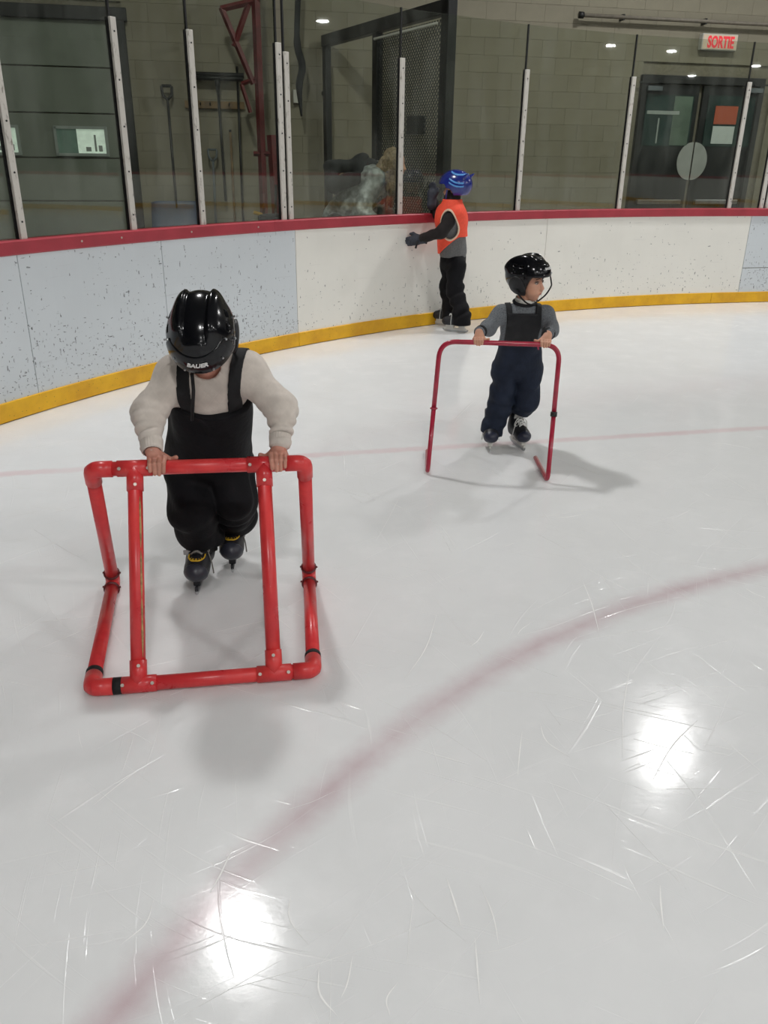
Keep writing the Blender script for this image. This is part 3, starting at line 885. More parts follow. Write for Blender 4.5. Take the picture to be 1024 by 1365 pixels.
def head_sdf(age=1.0):
    fs = [ell((0, .012, .035), (.073, .090, .082)), ell((0, -.028, -.03), (.058, .058, .066)), cone((0, -.045, -.078), (0, -.05, -.086), .024, .02)]
    for sg in (-1, 1): fs.append(ell((sg * .032, -.055, -.040), (.026, .026, .026)))
    g0 = union(fs, .03)
    nose = union([cone((0, -.082, .008), (0, -.097, -.024), .007, .0105), ell((0, -.095, -.028), (.015, .011, .009))], .01)
    lips = [ell((0, -.0835, -.054), (.021, .009, .005)), ell((0, -.0825, -.0615), (.018, .009, .0055))]
    socket = [ell((sg * .030, -.088, .008), (.018, .014, .012)) for sg in (-1, 1)]
    ears = [ell((sg * .074, .015, -.005), (.010, .019, .028)) for sg in (-1, 1)]
    mouth = ell((0, -.092, -.0575), (.020, .010, .0018))
    def f(p):
        d = smin(g0(p), nose(p), .012)
        for s in socket: d = -smin(-d, s(p) + .002, .010)
        for l in lips: d = smin(d, l(p), .006)
        d = np.maximum(d, -mouth(p))
        for e in ears: d = smin(d, e(p), .008)
        return d
    return f
HEAD = head_sdf()
def head_extras(parent, R, c, s=1.0, open_eyes=True):
    m = m4(R, c, s)
    for sg in (-1, 1):
        bm = bmesh.new(); bmesh.ops.create_uvsphere(bm, u_segments=14, v_segments=10, radius=.0115)
        bm.verts.index_update(); V = np.array([v.co[:] for v in bm.verts]) + [sg * .030, -.0705, .006]; F = [[v.index for v in f.verts] for f in bm.faces]; bm.free()
        e = new_obj('eye', xf(V, m), F, M_['eye_white'], parent)
        bm = bmesh.new(); bmesh.ops.create_uvsphere(bm, u_segments=12, v_segments=8, radius=.0062)
        bm.verts.index_update(); V = np.array([v.co[:] for v in bm.verts]) * [1, .5, 1] + [sg * .030 + .001, -.0808, .0055]; F = [[v.index for v in f.verts] for f in bm.faces]; bm.free()
        new_obj('iris', xf(V, m), F, M_['iris'], e)
        pth = spline([(sg * .014, -.088, .0275), (sg * .03, -.0885, .0325), (sg * .048, -.076, .0275)], 6)
        V, F = tube_vf(pth, [.0015] + [.0028] * (len(pth) - 2) + [.001], 8); new_obj('eyebrow', xf(V, m), F, M_['brow'], parent)
        pth = spline([(sg * .017, -.0815, .0085), (sg * .03, -.0845, .0155), (sg * .043, -.0755, .009)], 6)
        V, F = tube_vf(pth, .0016, 6); new_obj('eyelid', xf(V, m), F, M_['brow'], parent)
    pth = spline([(-.024, -.0745, -.049), (-.013, -.0835, -.0565), (0, -.0865, -.059), (.013, -.0835, -.0565), (.024, -.0745, -.049)], 6)
    V, F = tube_vf(pth, [.0012] + [.0048] * (len(pth) - 2) + [.0012], 8)
    new_obj('lips', xf(V, m), F, M_['lip'], parent)

def grip_hand(cb, axis, front, R, wrist, inner, s=1.0):
    """hand closed over a bar: four fingers over the top and down the front, thumb along the inner side"""
    axis = np.asarray(axis) / np.linalg.norm(axis); up = np.cross(axis, front); up /= np.linalg.norm(up)
    if up[2] < 0: up = -up
    fr = np.cross(up, axis); fr = fr if fr @ np.asarray(front) > 0 else -fr
    rf = .0078 * s; fs = []
    def pt(a, phi, rr): return cb + axis * a + (up * math.cos(phi) + fr * math.sin(phi)) * rr
    kn = []
    for i in range(4):
        a = inner * (.0255 - i * .0165) * s; a_tip = inner * (.021 - i * .0140) * s
        end = (1.95, 2.2, 2.15, 1.85)[i]; r = rf * (1, 1.05, 1, .88)[i]
        ph = [-.75, .15, 1.1, end]
        pts = [pt(a + (a_tip - a) * t / 3, ph[t], R + r * (1.35 if t == 0 else 1.05)) for t in range(4)]
        ch = [cone(pts[t], pts[t + 1], r * (1.12 - .08 * t), r * (1.06 - .08 * t)) for t in range(3)]
        ch += [ell(pts[1], (r * 1.2,) * 3)]
        fs.append(union(ch, .003)); kn.append(pts[0])
    palm = [cone(wrist, k, .017 * s, .0125 * s) for k in kn] + [cone(wrist + axis * inner * .004, pt(inner * .012, -1.2, R + .012 * s), .018 * s, .015 * s)]
    pf = union(palm, .012)
    t0 = lerp(wrist, kn[0], .45); t1 = pt(inner * .040 * s, -1.0, R + .012 * s); t2 = pt(inner * .058 * s, -.45, R + .009 * s)
    th = union([cone(t0, t1, .013 * s, .0105 * s), cone(t1, t2, .0105 * s, .0082 * s)], .004)
    def f(p):
        d = smin(pf(p), th(p), .008)
        fd = np.minimum.reduce([g(p) for g in fs])
        return smin(d, fd, .005)
    pts = kn + [wrist, t2, cb + up * (R + .03), cb - up * (R + .03), cb + fr * (R + .03)]
    lo, hi = bounds(pts, .03)
    V, F = sdf_vf(f, lo, hi, .0021)
    nails = []
    for i in range(4): pass
    return V, F

SK = {}
def skate_meshes(kind):
    """ice skate parts in local space: toes to -y, blade on z=0"""
    if kind in SK: return SK[kind]
    boot = union([ell((0, -.075, .088), (.040, .050, .034)), cone((0, -.06, .092), (0, .05, .094), .036, .034), cone((0, .06, .085), (0, .062, .115), .034, .036),
                  cone((0, .045, .12), (0, .060, .205), .038, .042), cone((0, -.03, .105), (0, .03, .14), .034, .036)], .03)
    flat = lambda p: np.maximum(boot(p), .060 - p[:, 2])
    open_ = lambda p: np.maximum(flat(p), p[:, 2] - .215)
    lo, hi = (-.06, -.14, .05), (.06, .12, .23)
    D = {}
    D['boot'] = sdf_vf(open_, lo, hi, .004)
    D['toe_cap'] = sdf_vf(lambda p: np.maximum(shell(flat, -.003, .0025)(p), p[:, 1] + .088 + (p[:, 2] - .09) * .25), lo, hi, .003)
    tong = rbox((0, .012, .185), (.028, .007, .05), .006, np.array([[1, 0, 0], [0, math.cos(.35), -math.sin(.35)], [0, math.sin(.35), math.cos(.35)]]))
    D['tongue'] = sdf_vf(tong, (-.05, -.06, .11), (.05, .07, .26), .0035)
    hold = []
    hold.append(box_vf((0, -.055, .047), (.013, .035, .016), None, .004)); hold.append(box_vf((0, .06, .047), (.013, .028, .016), None, .004))
    hold.append(box_vf((0, 0, .026), (.006, .105, .009), None, .003))
    D['blade_holder'] = join_vf(hold)
    n = 14; Vb, Fb = [], []
    for i in range(n + 1):
        y = -.118 + .238 * i / n; e = max(0, abs(y - .001) - .085) / .034; zb = .016 * e ** 2
        for x in (-.0018, .0018): Vb += [(x, y, zb), (x, y, .024)]
    for i in range(n):
        b = i * 4; Fb += [[b, b + 4, b + 5, b + 1], [b + 2, b + 3, b + 7, b + 6], [b, b + 2, b + 6, b + 4], [b + 1, b + 5, b + 7, b + 3]]
    Fb += [[0, 1, 3, 2], [n * 4, n * 4 + 2, n * 4 + 3, n * 4 + 1]]
    D['blade'] = (np.array(Vb), Fb)
    def surf(y, z0, x):    # front surface of the boot at height parameter
        p = np.array([x, y, z0])
        for _ in range(30): p[2] -= 0; d = boot(p[None])[0]; g = np.array([(boot((p + e)[None])[0] - d) / 1e-3 for e in np.eye(3) * 1e-3]); p = p - g * d
        return p
    prt = []
    L = [(-.048, .135), (-.034, .145), (-.018, .155), (-.004, .168), (.008, .183), (.014, .198)]
    pl = [surf(y, z, -.020) for y, z in L]; pr = [surf(y, z, .020) for y, z in L]
    pc = [surf(y - .004, z + .004, 0) for y, z in L]
    out = lambda p: p + np.array([0, -.004, .005])
    for i in range(len(L) - 1):
        prt.append(tube_vf(spline([out(pl[i]), out(out(lerp(pc[i], pc[i + 1], .5))), out(pr[i + 1])], 5), .0042, 6))
        prt.append(tube_vf(spline([out(pr[i]), out(out(lerp(pc[i], pc[i + 1], .5))), out(pl[i + 1])], 5), .0042, 6))
    k = out(pc[3])
    for sg in (-1, 1):
        prt.append(tube_vf(spline([k, k + [sg * .025, -.018, .004], k + [sg * .040, -.02, -.03], k + [sg * .02, -.022, -.032], k], 7), .0025, 6))
        prt.append(tube_vf(spline([k, k + [sg * .03, -.02, -.02], k + [sg * .045, -.022, -.07], k + [sg * .05, -.02, -.12]], 7), .0025, 6))
    D['lace'] = join_vf(prt)
    if kind == 'strap':
        sb = lambda p: np.maximum(np.maximum(shell(boot, -.002, .008)(p), np.abs((p[:, 2] - .136) + (p[:, 1]) * .35) - .013), p[:, 1] - .06)
        D['strap'] = sdf_vf(sb, (-.06, -.08, .1), (.06, .08, .2), .003)
        pth = spline([surf(-.035, .14, -.034), surf(-.06, .13, -.028), surf(-.080, .125, -.013), surf(-.083, .125, .0), surf(-.080, .125, .013), surf(-.06, .13, .028), surf(-.035, .14, .034)], 6)
        D['trim_line'] = tube_vf(pth + [0, -.001, .002], .0028, 6)
        t = []
        for q in np.linspace(.25, .75, 7):
            i = int(q * (len(pth) - 1)); a = pth[i]; t.append(tube_vf([a + [0, 0, .002], a + (np.array([0, .0, .15]) - a) * np.array([.25, .15, .2])], .0018, 5))
        D['stitching'] = join_vf(t)
        V, F = box_vf((0, 0, 0), (.021, .003, .009), None, .002); a = surf(-.030, .145, -.026)
        D['buckle'] = (V + a + [-.006, -.010, 0], F)
    SK[kind] = D
    return D
def skate(parent, kind, R, pos, s, colors, label=None):
    D = skate_meshes(kind); m = m4(R, pos, s)
    root = new_obj('skate', xf(D['boot'][0], m), D['boot'][1], M_[colors.get('boot', 'boot')], parent)
    if label: root['label'] = label
    for k, vf in D.items():
        if k == 'boot' or len(vf[0]) == 0: continue
        new_obj(k, xf(vf[0], m), vf[1], M_[colors[k]], root, smooth=k not in ('blade', 'blade_holder'))
    return root
def yaw(a, pitch=0.0, roll=0.0):
    return np.array(Matrix.Rotation(a, 3, 'Z') @ Matrix.Rotation(pitch, 3, 'X') @ Matrix.Rotation(roll, 3, 'Y'))

# ================================================================== BOWED BOY WITH THE PIPE WALKER
def side_pair(c, half, R): return c - R * half, c + R * half
def build_boy():
    bar_ax = (TR - TL) / np.linalg.norm(TR - TL)
    hl_ = lerp(TL, TR, (208 - 122) / 284.0); hr_ = lerp(TL, TR, (370 - 122) / 284.0)
    wl = at(203, 602, 2.50); wr = at(373, 596, 2.57)
    el_ = at(198, 550, 2.62); er_ = at(375, 544, 2.66)
    shl, shr = at(232, 497, 2.73), at(333, 492, 2.74)
    neck = at(277, 482, 2.70); chest = at(279, 520, 2.76); belly = at(278, 572, 2.86)
    pel = at(277, 610, 2.92)
    hipl, hipr = at(252, 622, 2.92), at(304, 618, 2.93)
    knl, knr = at(256, 680, 2.80), at(312, 668, 2.86)
    fl = ground(262, 798); fr_ = ground(303, 770)
    skl = np.array([fl[0] - .005, fl[1] + .13, .001]); skr = np.array([fr_[0] + .01, fr_[1] + .12, .014])
    anl, anr = skl + [0, .052, .155], skr + [.004, .05, .165]
    hc = at(272, 452, 2.635)
    # body root: one continuous skin figure, clothes are laid over it
    Rh = basis((.03, -math.cos(.98), -math.sin(.98)), (0, -math.sin(.98), math.cos(.98)))
    body = union([cone(pel, chest, .085, .085), cone(chest, neck, .08, .045), cone(neck, hc, .042, .045), cone(shl, shr, .045), cone(chest, shl, .06, .045), cone(chest, shr, .06, .045),
                  cone(shl, el_, .038, .032), cone(el_, wl, .032, .022), cone(shr, er_, .038, .032), cone(er_, wr, .032, .022),
                  cone(hipl, knl, .07, .05), cone(knl, anl, .05, .035), cone(hipr, knr, .07, .05), cone(knr, anr, .05, .035), cone(hipl, hipr, .08)], .03)
    allp = [wl, wr, el_, er_, shl, shr, neck, chest, pel, hipl, hipr, knl, knr, anl, anr, hc]
    lo, hi = bounds(allp, .13)
    base = np.array([pel[0], 2.80, 0])
    parts = [sdf_vf(body, lo, hi, .010)]
    hs = .90
    hm = m4(Rh, hc, hs); V, F = sdf_vf(HEAD, (-.1, -.12, -.12), (.1, .12, .13), .003); parts.append((xf(V, hm), F))
    front = O3 - hl_; front[2] = 0; front /= np.linalg.norm(front)
    front = front + np.array([0, 0, .25])
    parts.append(grip_hand(hl_, bar_ax, front, PR, wl, 1, 1.0)); parts.append(grip_hand(hr_, bar_ax, front, PR, wr, -1, 1.0))
    p = new_obj('person', *join_vf(parts), M_['skin_hand'], base=base)
    tag(p, 'child in cream sweater and black overalls bending over the red pipe walker', 'person')
    # sweater
    tors = union([cone(lerp(belly, hipl, .5), lerp(chest, shl, .35), .098, .085), cone(lerp(belly, hipr, .5), lerp(chest, shr, .35), .098, .085), cone(chest, neck, .085, .060), cone(shl, shr, .060)], .05)
    arms = [union([cone(lerp(shl, chest, .12), el_, .060, .052), cone(el_, lerp(el_, wl, .85), .052, .036)], .035), union([cone(lerp(shr, chest, .12), er_, .060, .052), cone(er_, lerp(er_, wr, .85), .052, .036)], .035)]
    foldedarms = []
    for a, e, w in ((arms[0], el_, wl), (arms[1], er_, wr)):
        ax = (w - e)
        ff = folds(a, .0055, 95, int(abs(e[0] * 1000)), 5, ax, 1.1)
        foldedarms.append(lambda q, a=a, ff=ff, e=e, w=w: a(q) + (ff(q) - a(q)) * np.clip(((q - e) @ (w - e)) / ((w - e) @ (w - e)) + .55, .15, 1.2))
    swt = lambda q: folds(lambda z: smin(smin(tors(z), foldedarms[0](z), .04), foldedarms[1](z), .04), .003, 30, 3)(q)
    neckcut = cone(neck + np.array([0, -.03, .0]), hc, .052, .06)
    swc = lambda q: np.maximum(swt(q), -neckcut(q))
    sdf_obj('sweater', swc, lo, hi, .0055, M_['sweater'], p)
    for e, w in ((el_, wl), (er_, wr)):
        a, b = lerp(e, w, .70), lerp(e, w, 1.0)
        x, y, d = frame_of(b - a); V, F, n = [], [], 72
        rr = [.0355, .0365, .0355, .034, .033, .029]
        tt = [0, .1, .5, .85, 1.0, 1.0]
        for r_, t in zip(rr, tt):
            for k in range(n):
                an = 2 * math.pi * k / n; rb = r_ + (.0014 if k % 3 == 0 else -.0008)
                V.append(lerp(a, b, t) + rb * (math.cos(an) * x + math.sin(an) * y))
        for i in range(len(rr) - 1):
            for k in range(n): F.append([i * n + k, i * n + (k + 1) % n, (i + 1) * n + (k + 1) % n, (i + 1) * n + k])
        new_obj('cuff', V, F, M_['sweater'], p)
    # snow pants
    def leg(hip, kn, an, sd):
        hem = an + (an - kn) * .02
        g = union([cone(hip, kn, .098, .075), cone(kn, lerp(kn, an, 1.0), .075, .088)], .05)
        g = folds(g, .010, 42, sd, 6, an - kn, .9)
        cutp = plane(lerp(kn, an, 1.0), (an - kn) / np.linalg.norm(an - kn) + np.array([.0, -.45, 0]))
        return lambda q: np.maximum(g(q), cutp(q))
    legs = [leg(hipl, knl, anl, 5), leg(hipr, knr, anr, 9)]
    upper = union([cone(lerp(hipl, pel, .2), lerp(belly, hipl, .25), .108, .112), cone(lerp(hipr, pel, .2), lerp(belly, hipr, .25), .108, .112), cone(belly, lerp(belly, chest, .45), .105, .10)], .05)
    bibp = at(272, 557, 2.67)
    upn = (neck - pel) / np.linalg.norm(neck - pel)
    up2 = folds(lambda q: np.minimum(smin(upper(q), tors(q) - .020, .03), 9), .006, 34, 11)
    pants = lambda q: smin(np.maximum(up2(q), plane(bibp, upn + np.array([0, -.15, .1]))(q)), smin(legs[0](q), legs[1](q), .012), .02)
    po = sdf_obj('snow_overalls', pants, lo, hi, .0055, M_['snowpant'], p)
    # braces over the shoulders, front and back
    def strap(px0, px1, w):
        q0 = at(px0[0], px0[1], 2.66); q1 = at(px1[0], px1[1], 2.66)
        d = q1 - q0; nrm = np.cross(d, np.array([0, 1.0, -.25])); nrm /= np.linalg.norm(nrm)
        return lambda q: np.maximum(np.maximum(shell(swt, -.004, .006)(q), np.abs((q - q0) @ nrm) - w), plane(bibp - upn * .03, -upn)(q))
    for a, b, w in (((243, 480), (247, 548), .022), ((315, 480), (309, 548), .021)):
        sdf_obj('shoulder_strap', strap(a, b, w), *bounds([shl, shr, neck, chest, belly], .15), .005, M_['strap'], po)
    st_ = tube_vf([at(256, 498, 2.60), at(258, 520, 2.62), at(256, 560, 2.66)], .006, 8); new_obj('strap_tail', *st_, M_['strap'], po)
    sg_ = at(252, 582, 2.73); V, F = text_mesh('N', .012, .0005); new_obj('zip_pull', xf(V, m4(basis((0, -1, -.1), (0, 0, 1)) @ np.array([[1, 0, 0], [0, 0, -1], [0, 1, 0]]), sg_)), F, M_['grey_print'], po, smooth=False)
    # head gear
    hel = hockey_helmet(p, Rh, hc, 1.04)
    # glasses under the brim
    gm = m4(Rh, hc, hs)
    gl = []
    for sg in (-1, 1):
        a = np.arange(20) * 2 * math.pi / 20
        gl.append(tube_vf(np.stack([sg * .031 + .025 * np.cos(a), -.104 + .05 * np.abs(.031 * sg + .025 * np.cos(a)) , .004 + .018 * np.sin(a)], 1), .0016, 6, closed=True))
        gl.append(tube_vf([(sg * .056, -.10, .008), (sg * .080, -.02, .01)], .0018, 6))
    gl.append(tube_vf([(-.007, -.104, .008), (0, -.106, .010), (.007, -.104, .008)], .0016, 6))
    V, F = join_vf(gl); new_obj('glasses', xf(V, gm), F, M_['black_metal'], p)
    head_extras(p, Rh, hc, hs)
    # skates
    cs = dict(toe_cap='toe', tongue='boot', blade_holder='holder_black', blade='steel', lace='lace_grey', strap='black_rubber', trim_line='yellow_trim', stitching='yellow_trim', buckle='grey_print')
    skate(p, 'strap', yaw(.03), skl, 1.08, cs)
    skate(p, 'strap', yaw(.10), skr, 1.08, cs)
    return p
build_boy()

# ================================================================== TODDLER WITH THE HOOP
def build_toddler():
    bar_ax = (tr - tl) / np.linalg.norm(tr - tl)
    hL = at(638, 454.5, YH + .005); hR = at(727, 458, YH - .03)
    hL = tl + bar_ax * ((hL - tl) @ bar_ax); hR = tl + bar_ax * ((hR - tl) @ bar_ax)
    wl = at(639, 443, YH + .045); wr = at(731, 446, YH + .02)
    shl, shr = at(668, 418, 4.42), at(727, 419, 4.40)
    el_, er_ = at(651, 437, 4.36), at(737, 440, 4.34)
    neck = at(699, 404, 4.43); chest = at(699, 432, 4.46); pel = at(690, 482, 4.54)
    hipl, hipr = at(675, 492, 4.55), at(704, 491, 4.55)
    knl, knr = at(667, 540, 4.545), at(702, 534, 4.55)
    fl = ground(656, 604); fr_ = ground(699, 603)
    skl = np.array([fl[0], fl[1] + .115, .001]); skr = np.array([fr_[0] - .025, fr_[1] + .11, .001])
    anl, anr = skl + [.0, .0, .085], skr + [-.006, .066, .185]
    hc = at(704, 375, 4.41)
    Fd = (math.sin(.90), -math.cos(.90), -.06); Rh = basis(Fd, (.05, -.12, 1))
    body = union([cone(pel, chest, .075, .072), cone(chest, neck, .07, .04), cone(neck, hc, .038, .04), cone(shl, shr, .036), cone(shl, el_, .030, .026), cone(el_, wl, .026, .018), cone(shr, er_, .030, .026), cone(er_, wr, .026, .018),
                  cone(hipl, knl, .055, .042), cone(knl, anl, .042, .032), cone(hipr, knr, .055, .042), cone(knr, anr, .042, .032), cone(hipl, hipr, .065)], .025)
    allp = [wl, wr, el_, er_, shl, shr, neck, chest, pel, hipl, hipr, knl, knr, anl, anr, hc]
    lo, hi = bounds(allp, .12)
    base = np.array([pel[0], 4.47, 0])
    parts = [sdf_vf(body, lo, hi, .009)]
    hs = .90
    V, F = sdf_vf(HEAD, (-.1, -.12, -.12), (.1, .12, .13), .0026); parts.append((xf(V, m4(Rh, hc, hs)), F))
    front = O3 - hL; front[2] = 0; front /= np.linalg.norm(front); front = front + np.array([0, 0, .2])
    parts.append(grip_hand(hL, bar_ax, front, HR, wl, 1, .88)); parts.append(grip_hand(hR, bar_ax, front, HR, wr, -1, .88))
    p = new_obj('person', *join_vf(parts), M_['skin'], base=base)
    tag(p, 'smiling child in navy snow pants looking aside while holding red hoop', 'person')
    tors = union([cone(lerp(pel, hipl, .4), lerp(chest, shl, .5), .078, .066), cone(lerp(pel, hipr, .4), lerp(chest, shr, .5), .078, .066), cone(chest, neck, .066, .045), cone(shl, shr, .040)], .04)
    arms = [union([cone(shl, el_, .043, .039), cone(el_, lerp(el_, wl, .9), .039, .030)], .025), union([cone(shr, er_, .043, .039), cone(er_, lerp(er_, wr, .9), .039, .030)], .025)]
    top = folds(lambda q: smin(smin(tors(q), arms[0](q), .03), arms[1](q), .03), .0045, 55, 21)
    topc = lambda q: np.maximum(top(q), -cone(neck + np.array([0, 0, .005]), hc, .045, .05)(q))
    so = sdf_obj('grey_top', topc, lo, hi, .005, M_['heather'], p)
    # collar, white inside and dark trim
    nd = (hc - neck) / np.linalg.norm(hc - neck); x, y, _ = frame_of(nd)
    a = np.arange(28) * 2 * math.pi / 28
    ringp = lambda r, h: neck + nd * h + r * (np.cos(a)[:, None] * x + np.sin(a)[:, None] * y)
    new_obj('collar_trim', *tube_vf(ringp(.056, .004), .0085, 8, closed=True), M_['dark_trim'], so)
    V = np.concatenate([ringp(.055, -.002), ringp(.052, .014), ringp(.050, .030), ringp(.044, .031), ringp(.044, 0)]); n = 28
    F = [[i * n + k, i * n + (k + 1) % n, (i + 1) * n + (k + 1) % n, (i + 1) * n + k] for i in range(4) for k in range(n)]
    new_obj('collar', V, F, M_['collar_white'], so)
    for e, w in ((el_, wl), (er_, wr)):
        new_obj('cuff', *tube_vf([lerp(e, w, .74), lerp(e, w, .80), lerp(e, w, .96), lerp(e, w, .97)], [.030, .033, .031, .024], 20), M_['dark_trim'], so)
    def leg(hip, kn, an, sd, tilt):
        g = union([cone(hip, kn, .082, .066), cone(kn, lerp(kn, an, .95), .064, .068)], .04)
        g = folds(g, .006, 50, sd, 6, an - kn, .9); c = plane(lerp(kn, an, 1.0), (an - kn) / np.linalg.norm(an - kn) + np.array([0, -tilt, 0]))
        return lambda q: np.maximum(g(q), c(q))
    legs = [leg(hipl, knl, anl, 31, .05), leg(hipr, knr, anr, 37, .7)]
    waist = at(700, 462, 4.33)[2]
    upper = folds(lambda q: smin(union([cone(hipl, lerp(pel, chest, .3) + (hipl - pel) * .6, .083, .083), cone(hipr, lerp(pel, chest, .3) + (hipr - pel) * .6, .083, .083)], .04)(q), tors(q) - .010, .02), .0035, 45, 41)
    pants = lambda q: smin(np.maximum(upper(q), q[:, 2] - waist), smin(legs[0](q), legs[1](q), .01), .015)
    po = sdf_obj('snow_pants', pants, lo, hi, .005, M_['navy'], p)
    zb = at(700, 419, 4.34)[2]
    def bibf(q):
        x0, x1 = at(677, 430, 4.34)[0], at(722, 430, 4.34)[0]
        side = np.maximum(x0 - q[:, 0], q[:, 0] - x1)
        return np.maximum.reduce([shell(top, -.004, .009)(q), side, q[:, 2] - zb, waist - .02 - q[:, 2]])
    bo = sdf_obj('bib', bibf, lo, hi, .0045, M_['bib'], p)
    for xa, xb in ((680, 684), (718, 724)):
        def stf(q, xa=xa, xb=xb):
            qa = at(xa, 428, 4.34)[0]; z0 = zb
            return np.maximum.reduce([shell(top, -.004, .0075)(q), np.abs(q[:, 0] - qa - (q[:, 2] - z0) * (.1 if xa > 700 else -.1)) - .0155, z0 - .05 - q[:, 2]])
        sdf_obj('shoulder_strap', stf, *bounds([shl, shr, neck, chest], .12), .0045, M_['bib'], bo)
    new_obj('zip_pull', *tube_vf([at(717, 461, 4.335), at(718, 466, 4.335)], .004, 6), mat('pink_tag', (190, 70, 100), .6), po)
    hockey_helmet(p, Rh, hc + np.array(Rh)[:, 2] * .004, .93)
    head_extras(p, Rh, hc, hs)
    # loose strap hanging in front of the face
    gm = m4(Rh, hc, .93)
    V, F = tube_vf(spline([(.062, -.10, .045), (.066, -.112, .0), (.055, -.118, -.02), (.02, -.11, -.06), (.0, -.075, -.1)], 6), .0042, 8); new_obj('face_strap', xf(V, gm), F, M_['strap'], p)
    cs = dict(toe_cap='navy_boot', tongue='lace_white', blade_holder='holder_white', blade='steel', lace='lace_white')
    skate(p, 'lace', yaw(-.10), skl, .98, cs)
    skate(p, 'lace', yaw(.25), skr, .98, cs)
    return p
build_toddler()

# ================================================================== CHILD IN ORANGE VEST AT THE BOARDS
def build_vest_child():
    Y0 = 8.14
    pel = at(604, 347, Y0 + .04); chest = at(602, 295, Y0); neck = at(603, 270, Y0 - .02); hc = at(605.5, 252.5, Y0 - .02)
    shn = at(607, 285, Y0 - .13); shf = at(594, 283, Y0 + .13)
    eln = at(588, 309, Y0 - .20); wn = at(563, 318, Y0 - .08)
    elf = at(583, 285, Y0 + .24); wf = at(576, 264, Y0 + .22)
    hn, hf = at(608, 353, Y0 - .05), at(600, 351, Y0 + .09)
    kn, kf = at(607, 388, Y0 - .06), at(598, 385, Y0 + .10)
    facing = np.array([-.90, .42, 0]); facing /= np.linalg.norm(facing)
    skn, skf = ground(607, 442.5), ground(593, 434.5)
    an_, af = skn - facing * .06 + [0, 0, .17], skf - facing * .06 + [0, 0, .17]
    Fd = np.array([-.86, .42, -.02]); Rh = basis(Fd, (0, 0, 1))
    body = union([cone(pel, chest, .095, .10), cone(chest, neck, .09, .05), cone(neck, hc, .048, .05), cone(shn, shf, .05), cone(shn, eln, .042, .036), cone(eln, wn, .036, .026), cone(shf, elf, .042, .036), cone(elf, wf, .036, .026),
                  cone(hn, kn, .075, .055), cone(kn, an_, .055, .04), cone(hf, kf, .075, .055), cone(kf, af, .055, .04)], .03)
    allp = [pel, chest, neck, hc, shn, shf, eln, wn, elf, wf, hn, hf, kn, kf, an_, af]
    lo, hi = bounds(allp, .15); base = np.array([pel[0], Y0, 0])
    V, F = sdf_vf(HEAD, (-.1, -.12, -.12), (.1, .12, .13), .004)
    p = new_obj('person', *join_vf([sdf_vf(body, lo, hi, .012), (xf(V, m4(Rh, hc, .98)), F)]), M_['skin'], base=base)
    tag(p, 'child in bright orange vest and blue helmet leaning on the boards', 'person')
    tors = union([cone(at(604, 335, Y0 + .02), chest, .130, .125), cone(lerp(chest, shn, .4), lerp(chest, shf, .4), .115), cone(chest, neck + [0, 0, .01], .11, .075), cone(shn, shf, .07)], .05)
    arms = union([cone(shn, eln, .066, .056), cone(eln, wn, .056, .042), cone(shf, elf, .066, .056), cone(elf, wf, .056, .042), cone(neck - [0, 0, .02], neck + [0, 0, .06], .082, .075)], .035)
    hood = folds(lambda q: smin(tors(q), arms(q), .03), .006, 40, 51)
    zc = at(600, 343, Y0)[2]; zg = at(600, 303, Y0 - .1)[2]
    hco = lambda q: np.maximum(hood(q), zc - q[:, 2])
    # dark sleeves and shoulders, grey lower body
    so = sdf_obj('dark_sleeves', lambda q: np.maximum(folds(arms, .005, 45, 52)(q) , -9), lo, hi, .008, M_['hoodie'], p)
    sdf_obj('grey_hoodie', lambda q: np.maximum(folds(tors, .006, 40, 51)(q), zc - q[:, 2]), lo, hi, .008, M_['hoodie_grey'], p)
    # vest: a shell over the torso with a wide arm hole on each side
    facing = np.array([-.90, .42, 0]); facing /= np.linalg.norm(facing); sidev = np.array([-facing[1], facing[0], 0])
    if sidev[1] > 0: sidev = -sidev
    zs, zl = shn[2] + .10, at(600, 331, Y0 - .1)[2]
    hole_c = lerp(shn, at(594, 312, Y0 - .14), .55)
    def hole(q):
        r = q - hole_c; a = r @ facing; b = r[:, 2]
        return np.where((q - chest) @ sidev > -9, np.sqrt((a / .085) ** 2 + (b / .135) ** 2) - 1, 9) * .09
    vz = lambda q: np.maximum(q[:, 2] - (neck[2] + .03), zl + .10 * np.clip(-((q - chest) @ facing) / .12 + .1, -.6, 1) - q[:, 2])
    vest = lambda q: np.maximum(np.maximum(shell(tors, .006, .018)(q), vz(q)), np.where(np.abs((q - chest) @ sidev) > .06, -hole(q), -1))
    vo = sdf_obj('safety_vest', vest, lo, hi, .006, M_['vest'], p)
    pip = lambda q: np.maximum(np.maximum(shell(tors, .008, .023)(q), np.abs(hole(q)) - .0065), .06 - np.abs((q - chest) @ sidev))
    sdf_obj('vest_piping', pip, lo, hi, .006, M_['piping'], vo)
    def leg(h, k, a, sd):
        g = folds(union([cone(h, k, .095, .078), cone(k, a, .078, .078), cone(a, a * [1, 1, 0] + [0, 0, .08], .078, .088)], .05), .008, 34, sd, 6, a - k, .9); c = plane((0, 0, .075), (0, 0, -1))
        return lambda q: np.maximum(g(q), c(q))
    ln, lf = leg(hn, kn, an_, 61), leg(hf, kf, af, 67)
    sdf_obj('snow_pants', lambda q: smin(smin(ln(q), lf(q), .02), np.maximum(cone(pel, pel + [0, 0, .03], .125)(q), q[:, 2] - zc - .03), .03), lo, hi, .008, M_['snowpant'], p)
